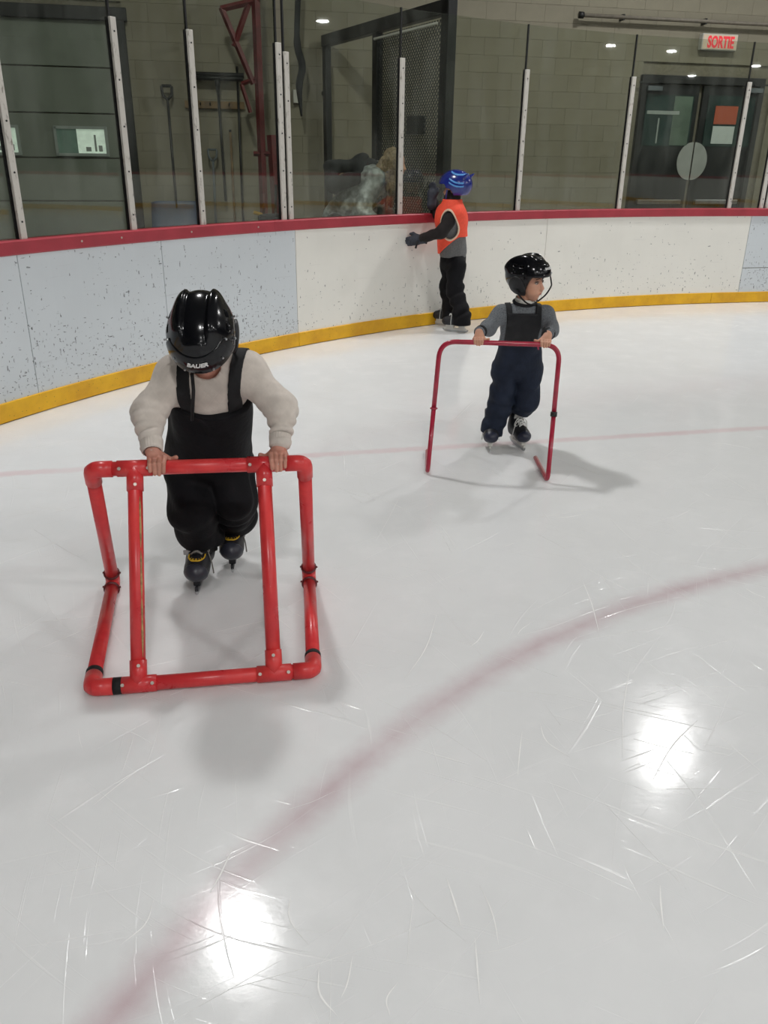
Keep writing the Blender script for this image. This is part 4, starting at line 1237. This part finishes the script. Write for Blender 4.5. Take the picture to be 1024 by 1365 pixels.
    # mitten-like gloves with thumb and fingers
    def glove(w, d, up, name='glove'):
        d = d / np.linalg.norm(d); sdv = np.cross(d, up); sdv /= np.linalg.norm(sdv); up = np.cross(sdv, d)
        fs = [cone(w - d * .05, w + d * .02, .046, .044), ell(w + d * .06, (.05, .045, .045))]
        fing = []
        for i in range(4):
            o = up * (.033 - .022 * i); k0 = w + d * .075 + o * .9; L_ = (.062, .072, .068, .055)[i]
            fing.append(union([cone(k0, k0 + d * L_ * .55 - sdv * .002, .0155, .015), cone(k0 + d * L_ * .55, k0 + d * L_ - sdv * .012, .015, .0125)], .004))
        th = union([cone(w + d * .02 + up * .03, w + d * .065 + up * .062, .018, .016), cone(w + d * .065 + up * .062, w + d * .095 + up * .064, .016, .013)], .006)
        f = lambda q: smin(smin(union(fs, .03)(q), th(q), .012), np.minimum.reduce([g(q) for g in fing]), .008)
        return sdf_obj(name, f, *bounds([w - d * .06, w + d * .17, w + up * .08, w - up * .08], .06), .005, M_['glove'], p)
    g1 = glove(at(560, 319, Y0 - .06), at(547, 321.5, Y0 + .0) - at(560, 319, Y0 - .06), np.array([0, 0, 1.0]))
    for a, b in (((557, 322), (554, 331)), ((569, 320), (568, 325))):
        new_obj('wrist_strap', *tube_vf([at(*a, Y0 - .10), at(*b, Y0 - .10)], [.008, .010], 8), M_['black_rubber'], g1)
    glove(at(576, 266, Y0 + .20), at(577, 250, Y0 + .22) - at(576, 266, Y0 + .20), np.array([.6, -.6, 0]))
    # round blue helmet with pale stripes and a small fin
    m = m4(Rh, hc, 1.13)
    outer = ell((0, .012, .036), (.112, .142, .116)); inner = ell((0, .012, .026), (.098, .126, .10))
    def rim(q):
        t = np.clip((q[:, 1] + .05) / .05, 0, 1); t = t * t * (3 - 2 * t)
        return (.042 * (1 - t) - .045 * t) - q[:, 2]
    earcut = lambda q: np.linalg.norm((q - np.array([0, -.018, -.035])) * np.array([0, 1, .9]), axis=1) - .04
    hsd = lambda q: np.maximum(np.maximum(np.maximum(outer(q), -inner(q)), rim(q)), -earcut(q))
    V, F = sdf_vf(hsd, (-.13, -.15, -.07), (.13, .17, .17), .0045); he = new_obj('helmet', xf(V, m), F, M_['blue_helmet'], p)
    for sgx, z0, tilt in [(sx_, *zt) for sx_ in (-1, 1) for zt in ((.025, .30), (.052, .34), (.112, .22))]:
        sf = lambda q, z0=z0, tilt=tilt, sgx=sgx: np.maximum.reduce([.012 - sgx * q[:, 0], shell(outer, -.002, .003)(q), np.abs(q[:, 2] - z0 + tilt * (q[:, 1] - .06) - 3.5 * (q[:, 1] - .05) ** 2) - .0075, np.abs(q[:, 1] - .055) - .06])
        V, F = sdf_vf(sf, (-.13, -.06, -.05), (.13, .16, .17), .004)
        if len(V): new_obj('stripe', xf(V, m), F, M_['blue_stripe'], he)
    for sg in (-1, 1):
        V, F = sdf_vf(cone((sg * .062, .105, .088), (sg * .074, .142, .118), .020, .004), (-.12, .04, .06), (.12, .18, .18), .004); new_obj('fin', xf(V, m), F, M_['blue_helmet'], he)
        V, F = tube_vf(spline([(sg * .10, -.02, .0), (sg * .085, -.035, -.05), (sg * .05, -.05, -.095), (0, -.06, -.105)], 6), .006, 8); new_obj('chin_strap', xf(V, m), F, M_['blue_helmet'], he)
    # skates
    cs = dict(toe_cap='black_rubber', tongue='boot', blade_holder='holder_white', blade='steel', lace='lace_white')
    ya = math.atan2(facing[1], facing[0]) + math.pi / 2
    skate(p, 'lace', yaw(ya), skn + [0, 0, .001], 1.12, cs)
    skate(p, 'lace', yaw(ya - .2), skf + [0, 0, .001], 1.12, cs)
    return p
build_vest_child()

# ================================================================== BEHIND THE GLASS
def build_adult():
    Y0 = 8.75
    hip = at(452, 262, Y0); hip[2] = .98
    chest = at(492, 243, Y0 - .06); neck = at(510, 226, Y0 - .1); hc = at(527, 219, Y0 - .14)
    shn, shf = at(497, 238, Y0 - .24), at(500, 230, Y0 + .14)
    eln = at(482, 285, Y0 - .34); wn = at(505, 296, Y0 - .46)
    elf = at(505, 280, Y0 + .1); wf = at(528, 290, Y0 - .1)
    k1 = np.array([hip[0] + .10, Y0 - .12, .50]); k2 = np.array([hip[0] + .06, Y0 + .14, .50])
    a1 = np.array([hip[0] - .02, Y0 - .12, .10]); a2 = np.array([hip[0] - .06, Y0 + .14, .10])
    h1, h2 = hip + [0, -.09, -.04], hip + [0, .09, -.04]
    t1, t2 = a1 + [.17, -.03, -.065], a2 + [.17, -.03, -.065]
    Fd = np.array([.93, -.30, -.15]); Rh = basis(Fd, (.15, 0, 1))
    allp = [hip, chest, neck, hc, shn, shf, eln, wn, elf, wf, k1, k2, a1, a2, t1]
    lo, hi = bounds(allp, .2); base = np.array([hip[0], Y0, 0])
    body = union([cone(hip, chest, .13, .13), cone(chest, neck, .11, .06), cone(neck, hc, .055, .06), cone(shn, shf, .06), cone(shn, eln, .05, .042), cone(eln, wn, .042, .03), cone(shf, elf, .05, .042), cone(elf, wf, .042, .03),
                  cone(h1, k1, .10, .07), cone(k1, a1, .07, .045), cone(h2, k2, .10, .07), cone(k2, a2, .07, .045), cone(a1, t1, .045, .035), cone(a2, t2, .045, .035)], .04)
    V, F = sdf_vf(HEAD, (-.1, -.12, -.12), (.1, .12, .13), .005)
    hands = []
    for w, e in ((wn, eln), (wf, elf)):
        d = (w - e) / np.linalg.norm(w - e); sd = np.cross(d, [0, 0, 1.0]); sd /= np.linalg.norm(sd)
        f = [cone(w, w + d * .07, .028, .034)] + [cone(w + d * .07 + sd * (.03 - .02 * i), w + d * (.15, .165, .16, .14)[i] + sd * (.034 - .022 * i) - np.array([0, 0, .02]), .011, .008) for i in range(4)] + [cone(w + d * .03 + sd * .03, w + d * .08 + sd * .065, .013, .009)]
        hands.append(sdf_vf(union(f, .008), *bounds([w, w + d * .18], .09), .005))
    p = new_obj('person', *join_vf([sdf_vf(body, lo, hi, .014), (xf(V, m4(Rh, hc, 1.08)), F)] + hands), M_['skin'], base=base)
    tag(p, 'adult in silver jacket with long blond hair bending behind the glass', 'person')
    tors = union([cone(hip + [.02, 0, .0], chest, .185, .18), cone(chest, lerp(chest, neck, .7), .17, .10), cone(shn, shf, .11), cone(shn, eln, .095, .075), cone(eln, wn, .075, .05), cone(shf, elf, .095, .075), cone(elf, wf, .075, .05)], .05)
    sdf_obj('silver_jacket', folds(folds(tors, .016, 26, 71), .006, 60, 76), lo, hi, .011, M_['silver_jacket'], p)
    legs = union([cone(h1, k1, .125, .095), cone(k1, a1, .095, .07), cone(h2, k2, .125, .095), cone(k2, a2, .095, .07), cone(h1, h2, .13)], .05)
    sdf_obj('trousers', folds(legs, .008, 30, 72), lo, hi, .013, M_['dark_cloth'], p)
    for a, t in ((a1, t1), (a2, t2)):
        f = lambda q, a=a, t=t: np.maximum(union([cone(a + [-.02, 0, -.04], t, .055, .045), cone(a, a + [0, 0, .12], .065, .07)], .04)(q), -q[:, 2])
        sdf_obj('boot', f, *bounds([a, t, a + [0, 0, .12]], .1), .01, M_['boot'], p)
    # dark scarf / hood round the neck
    sdf_obj('dark_hood', folds(union([cone(at(488, 222, Y0 - .05), at(503, 229, Y0 - .1), .09, .10), cone(at(474, 226, Y0), at(490, 224, Y0), .05, .08)], .05), .012, 35, 73), *bounds([at(474, 226, Y0), at(503, 229, Y0)], .2), .01, M_['dark_cloth'], p)
    hf = [ell(hc + np.array(Rh)[:, 1] * .025 + [0, 0, .035], (.105, .115, .115))]
    for i, (dx, l) in enumerate(((-6, 60), (-10, 52), (-2, 56), (-14, 45), (-18, 30), (-4, 40), (-20, 14))):
        yy = Y0 - .20 + .05 * (i % 3); q0 = hc + np.array([-.03 - .012 * i, -.04 + .02 * (i % 3), .02]); q1 = at(527 + dx, 219 + l * .55, yy); q2 = at(524 + dx * 1.5, 219 + l, yy)
        hf.append(union([cone(q0, q1, .052, .050), cone(q1, q2, .050, .014)], .03))
    sdf_obj('hair', folds(union(hf, .02), .007, 110, 74, 5, (1, .3, 0), 1.0), *bounds([hc, at(500, 285, Y0 - .2)], .2), .008, M_['blond'], p)
    # dark bag slung on the back, pointed corner hanging down
    q = [at(441, 226, Y0 - .1), at(484, 217, Y0 - .05), at(478, 236, Y0 - .2), at(449, 266, Y0 - .25), at(443, 246, Y0 - .2)]
    bag = union([cone(q[0], q[1], .07, .08), cone(q[0], q[3], .075, .02), cone(q[1], q[2], .07, .05), cone(q[4], q[2], .075, .06)], .04)
    bo = sdf_obj('bag', folds(bag, .01, 30, 75), *bounds(q, .16), .011, M_['dark_cloth'], p)
build_adult()

# ---- sectional garage door with two windows
gd = empty('door_1', W((GU0 + GU1) / 2, VW, 0), 'grey sectional overhead door with small windows behind the glass', kind='structure')
zz = np.linspace(.02, GZ, 7)
for i in range(6):
    ubox('door_section', (GU0 + GU1) / 2, VW + .01, (zz[i] + zz[i + 1]) / 2, ((GU1 - GU0) / 2 - .05, .025, (zz[1] - zz[0]) / 2 - .007), M_['door_panel'], gd, .006)
for u in (GU1 - .02, GU0 + .02): ubox('door_track', u, VW - .04, GZ / 2, (.05, .05, GZ / 2), M_['black_metal'], gd, .006)
ubox('door_header', (GU0 + GU1) / 2, VW - .02, GZ + .06, ((GU1 - GU0) / 2 + .06, .06, .07), M_['black_metal'], gd, .006)
a, b = wallpt(71, 168, VW - .02), wallpt(146, 208, VW - .02)
for du in (0, -1.02):
    u0, u1, z0, z1 = a[0] + du, b[0] + du, b[2], a[2]; uc, zc = (u0 + u1) / 2, (z0 + z1) / 2; w, h = (u1 - u0) / 2, (z1 - z0) / 2
    wf = new_obj('window_frame', *join_vf([(xf(V, M_UV), F) for V, F in (box_vf((uc, VW - .03, z1 - .012), (w, .02, .016)), box_vf((uc, VW - .03, z0 + .012), (w, .02, .016)), box_vf((u0 + .012, VW - .03, zc), (.016, .02, h)), box_vf((u1 - .012, VW - .03, zc), (.016, .02, h)))]), M_['win_frame'], gd, smooth=False)
    split = u0 + (u1 - u0) * .42
    ubox('pane', (u0 + split) / 2, VW - .022, zc, ((split - u0) / 2, .005, h - .02), M_['win_dim'], wf)
    ubox('pane', (u1 + split) / 2, VW - .022, zc, ((u1 - split) / 2, .005, h - .02), M_['win_lit'], wf)
    for k, (t, hh, ww) in enumerate(((.62, .25, .03), (.76, .95, .012), (.85, .35, .022))):
        ubox('view_detail', u0 + (u1 - u0) * t, VW - .0285, z0 + .05 + h * hh * .6, (ww, .002, h * hh * .6), M_['win_frame'], wf)

# ---- tools on the wall
def uvp(px, py, v): return W(*wallpt(px, py, v)[:2], wallpt(px, py, v)[2])
def dgrip(c, up, side, s, m, parent, r=.014):
    P = [c, c + up * .05 * s - side * .055 * s, c + up * .15 * s - side * .06 * s]; Q = [c, c + up * .05 * s + side * .055 * s, c + up * .15 * s + side * .06 * s]
    return new_obj('grip', *join_vf([tube_vf(bend(P, .03), r, 10), tube_vf(bend(Q, .03), r, 10), tube_vf([P[2], Q[2]], r, 10)]), m, parent)
su3 = np.array([U2[0], U2[1], 0])
VT = VW - .12
# big snow shovel
a, b = uvp(223.5, 133, VT), uvp(235, 270, VT)
sh = empty('snow_shovel', np.array([b[0], b[1], b[2] - .45]), 'black handled snow shovel with wide blue scoop on the wall', 'shovel')
new_obj('shaft', *tube_vf([a, b - [0, 0, .15]], .017, 12), M_['black_metal'], sh)
dgrip(a, np.array([0, 0, 1.0]), su3, 1.0, M_['black_rubber'], sh, .018)
n, V, F = 10, [], []
for t in np.linspace(0, 1, 9):
    for k in range(n + 1):
        x = (k / n * 2 - 1); z = b[2] + .02 - .42 * t; w = .31 + .02 * t
        edge = 1 - .16 * max(0, abs(x) - .75) * 4 * (1 - t) ** 6
        V.append(np.array([b[0], b[1], z - (1 - edge) * .1]) + su3 * x * w - np.array([V2[0], V2[1], 0]) * (.10 * (1 - x * x) * .3 + .12 * t * t - .02))
m_ = n + 1; nf = len(V); V += [v + np.array([V2[0], V2[1], 0]) * .006 for v in V]
for i in range(8):
    for k in range(n):
        q = [i * m_ + k, i * m_ + k + 1, (i + 1) * m_ + k + 1, (i + 1) * m_ + k]; F += [q, [j + nf for j in q[::-1]]]
for k in range(n): F += [[k, k + nf, k + 1 + nf, k + 1], [8 * m_ + k, 8 * m_ + k + 1, 8 * m_ + k + 1 + nf, 8 * m_ + k + nf]]
for i in range(8): F += [[i * m_, (i + 1) * m_, (i + 1) * m_ + nf, i * m_ + nf], [i * m_ + n, i * m_ + n + nf, (i + 1) * m_ + n + nf, (i + 1) * m_ + n]]
new_obj('scoop', V, F, M_['blue_plastic'], sh)
# grey shovel
a, b = uvp(284, 215, VT), uvp(287, 290, VT)
s2 = empty('grey_shovel', np.array([b[0], b[1], b[2] - .4]), 'small grey shovel with triangular grip under the squeegee', 'shovel')
new_obj('shaft', *tube_vf([a, b - [0, 0, .3]], .016, 12), M_['grey_plastic'], s2); dgrip(a, np.array([0, 0, 1.0]), su3, .9, M_['grey_plastic'], s2)
new_obj('blade', *box_vf(b - [0, 0, .42], (.13, .012, .17), np.stack([su3, np.array([V2[0], V2[1], 0]), np.array([0, 0, 1.0])], 1), .01), M_['grey_plastic'], s2)
# squeegee
a, b, c = uvp(252, 103, VT), uvp(324, 105.5, VT), uvp(301, 268, VT)
sq = empty('floor_squeegee', np.array([c[0], c[1], c[2] - .1]), 'wide black floor squeegee hung head up on the wall', 'squeegee')
mid = lerp(a, b, .52)
new_obj('head_bar', *tube_vf([a, b], .028, 8), M_['black_metal'], sq)
new_obj('rubber_blade', *box_vf(mid + [0, 0, .035], (np.linalg.norm(b - a) / 2, .006, .03), np.stack([su3, np.array([V2[0], V2[1], 0]), np.array([0, 0, 1.0])], 1)), M_['black_rubber'], sq)
new_obj('socket', *tube_vf([mid, mid - [0, 0, .14]], [.04, .022], 12), M_['black_metal'], sq)
new_obj('handle', *tube_vf([mid - [0, 0, .1], c], .017, 12), M_['black_metal'], sq)
# loose poles
for k, (p0, p1, m_n, lab) in enumerate((((316, 92), (324, 292), 'black_metal', 'long dark pole leaning beside the squeegee on the wall'), ((307, 176), (313, 292), 'wood', 'short wooden broom handle leaning on the wall beside red frame'))):
    a, b = uvp(*p0, VT + .03), uvp(*p1, VT - .05); b2 = a + (b - a) * ((a[2] - .35) / (a[2] - b[2]))
    pl = empty('tool_pole', b2, lab, 'pole')
    new_obj('shaft', *tube_vf([a, b2], .015, 10), M_[m_n], pl); new_obj('end_cap', *tube_vf([a - [0, 0, .0], a + [0, 0, .03]], [.018, .012], 10), M_['black_rubber'], pl)
# rack board
a, b = wallpt(246, 134, VW - .02), wallpt(326, 146, VW - .02)
rk = empty('tool_rack', W((a[0] + b[0]) / 2, VW - .03, (a[2] + b[2]) / 2), 'brown wooden rack board holding the long tools', 'rack')
ubox('rack_board', (a[0] + b[0]) / 2, VW - .03, (a[2] + b[2]) / 2, ((b[0] - a[0]) / 2, .018, (a[2] - b[2]) / 2), M_['wood'], rk, .004)
for t in np.linspace(.1, .9, 6):
    q = W(a[0] + (b[0] - a[0]) * t, VW - .05, b[2] + .04); new_obj('peg', *tube_vf([q, q - np.array([V2[0], V2[1], 0]) * .09 + [0, 0, .02]], .008, 8), M_['black_metal'], rk)
# red steel frame
VF_ = VW - .45
def rp(px, py): return uvp(px, py, VF_)
fl_ = rp(352, 290); fl_[2] = 0
rf_ = empty('red_steel_frame', fl_, 'dark red welded steel frame with triangular top behind the glass', 'frame')
def rbar(name, a, b, w=.035): new_obj(name, *tube_vf([a, b], w, 4), M_['red_steel'], rf_, smooth=False)
ftop = rp(339, -40); fbot = rp(352, 290); fbot[2] = .0
rbar('upright', ftop, fbot, .05); rbar('top_bar', rp(294, 12), rp(346, 0)); rbar('brace', rp(295, 10), rp(338, 112)); rbar('brace', rp(312, 62), rp(331, 6)); rbar('hook', rp(322, 112), rp(334, 150), .025); rbar('hook', rp(322, 112), rp(342, 104), .025)
b2 = rp(372, 292); b2[2] = 0.0; rbar('upright', rp(362, 180), b2, .06)
rbar('cross_bar', rp(338, 205), rp(366, 205), .03)
# stacked dark things low beside the frame
tb = empty('tool_bin', W(*wallpt(365, 270, VF_ - .3)[:2], 0), 'dark bin with red and yellow handles beside the red frame', 'bin')
q = wallpt(362, 280, VF_ - .3)
ubox('bin_body', q[0], q[1], .45, (.16, .14, .45), M_['dark_cloth'], tb, .02)
new_obj('handle', *tube_vf([W(q[0] - .1, q[1], .9), uvp(352, 258, VF_ - .3)], .02, 8), M_['red_steel'], tb)
new_obj('handle', *tube_vf([W(q[0] + .05, q[1], .9), uvp(368, 246, VF_ - .3)], .018, 8), M_['black_metal'], tb)
new_obj('handle', *tube_vf([uvp(338, 283, VF_ - .3), uvp(352, 287, VF_ - .3)], .022, 8), mat('yellow_handle', (190, 150, 40), .5), tb)
# hanging hose
hp = spline([uvp(398, -20, VW - .25), uvp(396, 55, VW - .25), uvp(403, 88, VW - .25), uvp(399, 115, VW - .25), uvp(402, 155, VW - .25)], 8)
ho = new_obj('hanging_hose', *tube_vf(hp, [.035] * 8 + [.045] * (len(hp) - 16) + list(np.linspace(.04, .012, 8)), 10), M_['dark_cloth'], base=np.zeros(3))
tag(ho, 'frayed dark cloth hose hanging down the block wall', 'hose')
q = wallpt(395, 129, VW)
ob = ubox('outlet_box', q[0], VW - .035, q[2], (.045, .035, .075), M_['white_box'], None, .006)
tag(ob, 'small white electrical box on the wall beside the hanging hose', 'box')

# ---- black gate with diamond mesh
gl_ = wallpt(435, 47, VW - .12); GTOP = gl_[2]
va, vb = 8.0, 12.0
for _ in range(40):
    vm = (va + vb) / 2
    if wallpt(602, -2, vm)[2] > GTOP: vb = vm
    else: va = vm
gr_ = wallpt(602, -2, vm)
pL = np.array([gl_[0], gl_[1]]); pR = np.array([gr_[0], gr_[1]])
gdv = pR - pL; GLn = np.linalg.norm(gdv); gdv /= GLn; gn = np.array([-gdv[1], gdv[0]])
def on_gate(px, py):
    d = ray(px, py); o = np.array(uv_of(O3)); du = np.array([d[:2] @ U2, d[:2] @ V2])
    t = ((pL - o) @ gn) / (du @ gn); q = o + du * t
    return (q - pL) @ gdv, CAM_H + d[2] * t
M_G = M_UV @ Matrix(((gdv[0], gn[0], 0, pL[0]), (gdv[1], gn[1], 0, pL[1]), (0, 0, 1, 0), (0, 0, 0, 1)))
gate = empty('mesh_gate', W(*(pL + gdv * GLn * .6), 0), 'black steel gate with diamond wire mesh behind the glass', 'gate')
def gbox(name, x, y, z, half, m=M_['black_metal'], parent=gate):
    V, F = box_vf((x, y, z), half, None, .006); return new_obj(name, xf(V, M_G), F, m, parent, smooth=False)
xm = on_gate(503, 100)[0]; xr = on_gate(596, 100)[0]
HT = min(2.95, GTOP)
HT = GTOP
gbox('gate_post', 0, 0, HT / 2, (.05, .04, HT / 2)); gbox('gate_post', xm, 0, HT / 2, (.055, .04, HT / 2)); gbox('gate_post', xr, 0, HT / 2, (.065, .05, HT / 2))
gbox('header', xr / 2, 0, HT - .06, (xr / 2 + .05, .05, .062)); gbox('rail', (xm + xr) / 2, 0, .08, ((xr - xm) / 2, .03, .04))
gbox('light_strip', (xm + xr) / 2 - .02, -.07, HT - .19, ((xr - xm) / 2 - .08, .012, .012), M_['white_box'])
q = on_gate(558, 167); gbox('lock_box', q[0], -.03, q[1], (.12, .05, .09))
prt = []
x0, x1, z0, z1 = xm + .05, xr - .06, .12, HT - .15; pit = .052
for sg in (-1, 1):
    c0 = -(z1 - z0)
    k = (x0 - (z1 - z0)) if sg > 0 else x0
    while k < x1 + (0 if sg > 0 else (z1 - z0)):
        # line x = k + sg*(z - z0)
        pts = []
        za = max(z0, z0 + (x0 - k) * sg if sg > 0 else z0 + (k - x1)); zb_ = min(z1, z0 + (x1 - k) if sg > 0 else z0 + (k - x0))
        if zb_ - za > .01:
            prt.append(tube_vf([(k + sg * (za - z0), sg * .003, za), (k + sg * (zb_ - z0), sg * .003, zb_)], .0065, 4, caps=False))
        k += pit * 1.0
V, F = join_vf(prt)
tag(new_obj('wire_mesh', xf(V, M_G), F, M_['black_metal'], gate, smooth=False), kind='stuff')
for z in (.9, 2.3):
    for sgn in (1,): gbox('hinge', -.09, 0, z, (.05, .02, .025))

# ---- black double door
dd_ = empty('door_2', W((DU0 + DU1) / 2, VW, 0), 'black double door with windows under the exit sign', kind='structure')
dm = wallpt(921, 215, VW)[0]; DW = dm - DU0; DU1b = dm + DW
ubox('door_frame', DU0 + .02, VW - .01, DZ / 2, (.04, .06, DZ / 2), M_['black_metal'], dd_, .005); ubox('door_frame', DU1b - .02, VW - .01, DZ / 2, (.04, .06, DZ / 2), M_['black_metal'], dd_, .005)
ubox('door_frame', dm, VW - .01, DZ - .05, (DW, .06, .05), M_['black_metal'], dd_, .005)
for sg in (-1, 1):
    uc = dm + sg * DW / 2
    lf = ubox('door_leaf', uc, VW + .01, DZ / 2 - .05, (DW / 2 - .03, .025, DZ / 2 - .06), M_['door_black'], dd_, .004)
    if sg < 0: a, b = wallpt(863, 126, VW - .02), wallpt(915, 195, VW - .02); b[0] += .02
    else: a, b = wallpt(946, 127, VW - .02), wallpt(1000, 196, VW - .02)
    a[0], b[0] = (a[0], b[0])
    uc2, zc2, w2, h2 = (a[0] + b[0]) / 2, (a[2] + b[2]) / 2, abs(b[0] - a[0]) / 2, (a[2] - b[2]) / 2
    ubox('window_pane', uc2, VW - .02, zc2, (w2, .006, h2), M_['door_glass'], lf)
    if sg < 0:
        ubox('pane_view', uc2 + w2 * .55, VW - .0285, zc2, (w2 * .38, .002, h2 * .97), M_['door_glass_pale'], lf)
        ubox('pane_bar', uc2 - w2 * .25, VW - .029, zc2 + h2 * .32, (w2 * .68, .003, h2 * .07), M_['win_frame'], lf)
        ubox('pane_bar', uc2 - w2 * .40, VW - .029, zc2 - h2 * .4, (.010, .003, h2 * .5), M_['win_frame'], lf)
    # half disc push plate
    cdu, zc = dm + sg * .012, wallpt(921, 215, VW)[2]; V, F = [], []
    ang = np.linspace(-math.pi / 2, math.pi / 2, 21); m_ = len(ang)
    for y in (VW - .03, VW - .02): V += [(cdu + sg * .225 * math.cos(t), y, zc + .25 * math.sin(t)) for t in ang]
    F = [list(range(m_)), list(range(m_, 2 * m_))[::-1]] + [[k, (k + 1) % m_, (k + 1) % m_ + m_, k + m_] for k in range(m_)]
    new_obj('push_plate', xf(V, M_UV), F, M_['half_disc'], lf, smooth=False)
    q = wallpt(872, 118, VW - .05) if sg < 0 else wallpt(1006, 121, VW - .05)
    cl = ubox('door_closer', q[0], VW - .06, q[2], (.11, .035, .03), M_['grey_plastic'], lf, .006)
    ubox('closer_arm', q[0] + .1 * sg, VW - .08, q[2] + .07, (.14, .01, .01), M_['black_metal'], cl)
    ubox('push_bar', uc, VW - .06, 1.02, (DW / 2 - .12, .03, .03), M_['steel'], lf, .006)
def sheet(name, p0, p1, m, label):
    a, b = wallpt(*p0, VW - .035), wallpt(*p1, VW - .035)
    o = ubox(name, (a[0] + b[0]) / 2, VW - .031, (a[2] + b[2]) / 2, ((b[0] - a[0]) / 2, .002, (a[2] - b[2]) / 2), m, base=W((a[0] + b[0]) / 2, VW - .031, b[2]))
    tag(o, label, 'notice')
sheet('paper_notice', (955, 141), (981, 166), M_['orange_paper'], 'orange paper notice taped to the door window')
sheet('paper_notice', (951, 168), (976, 192), M_['paper'], 'white paper notice below the orange one on the door')

# ---- exit sign
a, b = wallpt(938.5, 44, VW - .1), wallpt(982, 68, VW - .1); uc, zc, w, h = (a[0] + b[0]) / 2, (a[2] + b[2]) / 2, (b[0] - a[0]) / 2, (a[2] - b[2]) / 2
sg_ = empty('exit_sign', W(uc, VW - .06, zc), 'beige exit sign with red letters SORTIE above black doors', 'sign')
ubox('sign_box', uc, VW - .045, zc, (w, .045, h), M_['white_box'], sg_, .008)
ubox('sign_face', uc, VW - .092, zc, (w - .012, .003, h - .012), M_['sign_face'], sg_)
V, F = text_mesh('SORTIE', .245, .002, 0, .60, .009)
ex = V.max(0) - V.min(0); V = V - (V.max(0) + V.min(0)) / 2
V[:, 0] *= (w * 1.50) / ex[0]; V[:, 1] *= (h * 1.52) / ex[1]
V = np.stack([uc + V[:, 0] + .012, VW - .097 - V[:, 2], zc + V[:, 1]], 1)
new_obj('lettering', xf(V, M_UV), F, M_['sign_red'], sg_, smooth=False)
# ---- pipe along the wall
a, b = wallpt(775, 20, VW - .1), wallpt(1024, 27, VW - .1)
pp = empty('wall_pipe', W(a[0], VW - .1, a[2]), 'thin grey pipe running along the wall above the doors', 'pipe')
new_obj('pipe_run', *tube_vf([W(a[0], VW - .1, a[2]), W(a[0] + 5, VW - .1, a[2])], .024, 12), mat('pipe_grey', (120, 114, 102), .6), pp)
new_obj('end_cap', *tube_vf([W(a[0] - .03, VW - .1, a[2]), W(a[0] + .03, VW - .1, a[2])], .04, 12), M_['black_metal'], pp)
for k in range(4): ubox('pipe_clip', a[0] + .6 + 1.2 * k, VW - .06, a[2], (.012, .055, .035), M_['black_metal'], pp)

# ---- single long skate cuts and snow on the ice near the camera
def ribbon(P, w):
    P = np.asarray(P); T = np.gradient(P, axis=0); T /= np.linalg.norm(T, axis=1)[:, None] + 1e-9; N_ = np.stack([-T[:, 1], T[:, 0], 0 * T[:, 0]], 1)
    n = len(P); ww = w * np.sin(np.linspace(.15, math.pi - .15, n))[:, None]
    V = np.concatenate([P + N_ * ww + [0, 0, .0004], P - N_ * ww + [0, 0, .0004], P + [0, 0, .0011]])
    F = [[i, i + 1, 2 * n + i + 1, 2 * n + i] for i in range(n - 1)] + [[2 * n + i, 2 * n + i + 1, n + i + 1, n + i] for i in range(n - 1)]
    return V, F
parts = []
named = [((125, 1073), (182, 1028)), ((742, 690), (780, 685)), ((668, 730), (690, 722)), ((627, 862), (645, 842)), ((425, 1290), (450, 1355)), ((388, 1190), (412, 1260)), ((595, 1170), (615, 1235)), ((690, 1035), (696, 975)), ((455, 1330), (470, 1275)), ((840, 890), (830, 1010)), ((880, 1180), (885, 1240)), ((633, 1250), (640, 1340)), ((310, 1130), (280, 1190)), ((520, 1355), (530, 1310)), ((775, 770), (800, 850)), ((995, 785), (1020, 797)), ((690, 846), (712, 828)), ((540, 905), (582, 820)), ((720, 965), (760, 1010)), ((640, 1180), (665, 1260)), ((205, 1200), (160, 1260)), ((845, 985), (925, 1005)), ((870, 1040), (930, 960))]
for a, b in named:
    A, B = ground(*a), ground(*b); m_ = (A + B) / 2 + rng.normal(0, .012, 3) * [1, 1, 0]
    parts.append(ribbon(spline([A, m_, B], 8), .0013 + .0008 * rng.random()))
for _ in range(150):
    c = np.array([rng.uniform(-2.2, 3.2), 1.0 + 3.6 * rng.random() ** 1.5, 0]); an = rng.choice([.5, -.9, 1.25, 2.1]) + rng.normal(0, .35); L = rng.uniform(.05, .5)
    d = np.array([math.cos(an), math.sin(an), 0]); cv = rng.normal(0, .025) * L; nn = np.array([-d[1], d[0], 0])
    if np.hypot(c[0] - C2[0], c[1] - C2[1]) > RAD - .6: continue
    parts.append(ribbon(spline([c - d * L / 2, c + nn * cv, c + d * L / 2], 5), rng.uniform(.0002, .0007)))
V, F = join_vf(parts)
tag(new_obj('skate_marks', V, F, M_['scratch'], smooth=True), 'fine white skate cuts and snow lines in the ice', 'ice marks', kind='stuff')
bpy.context.view_layer.update()
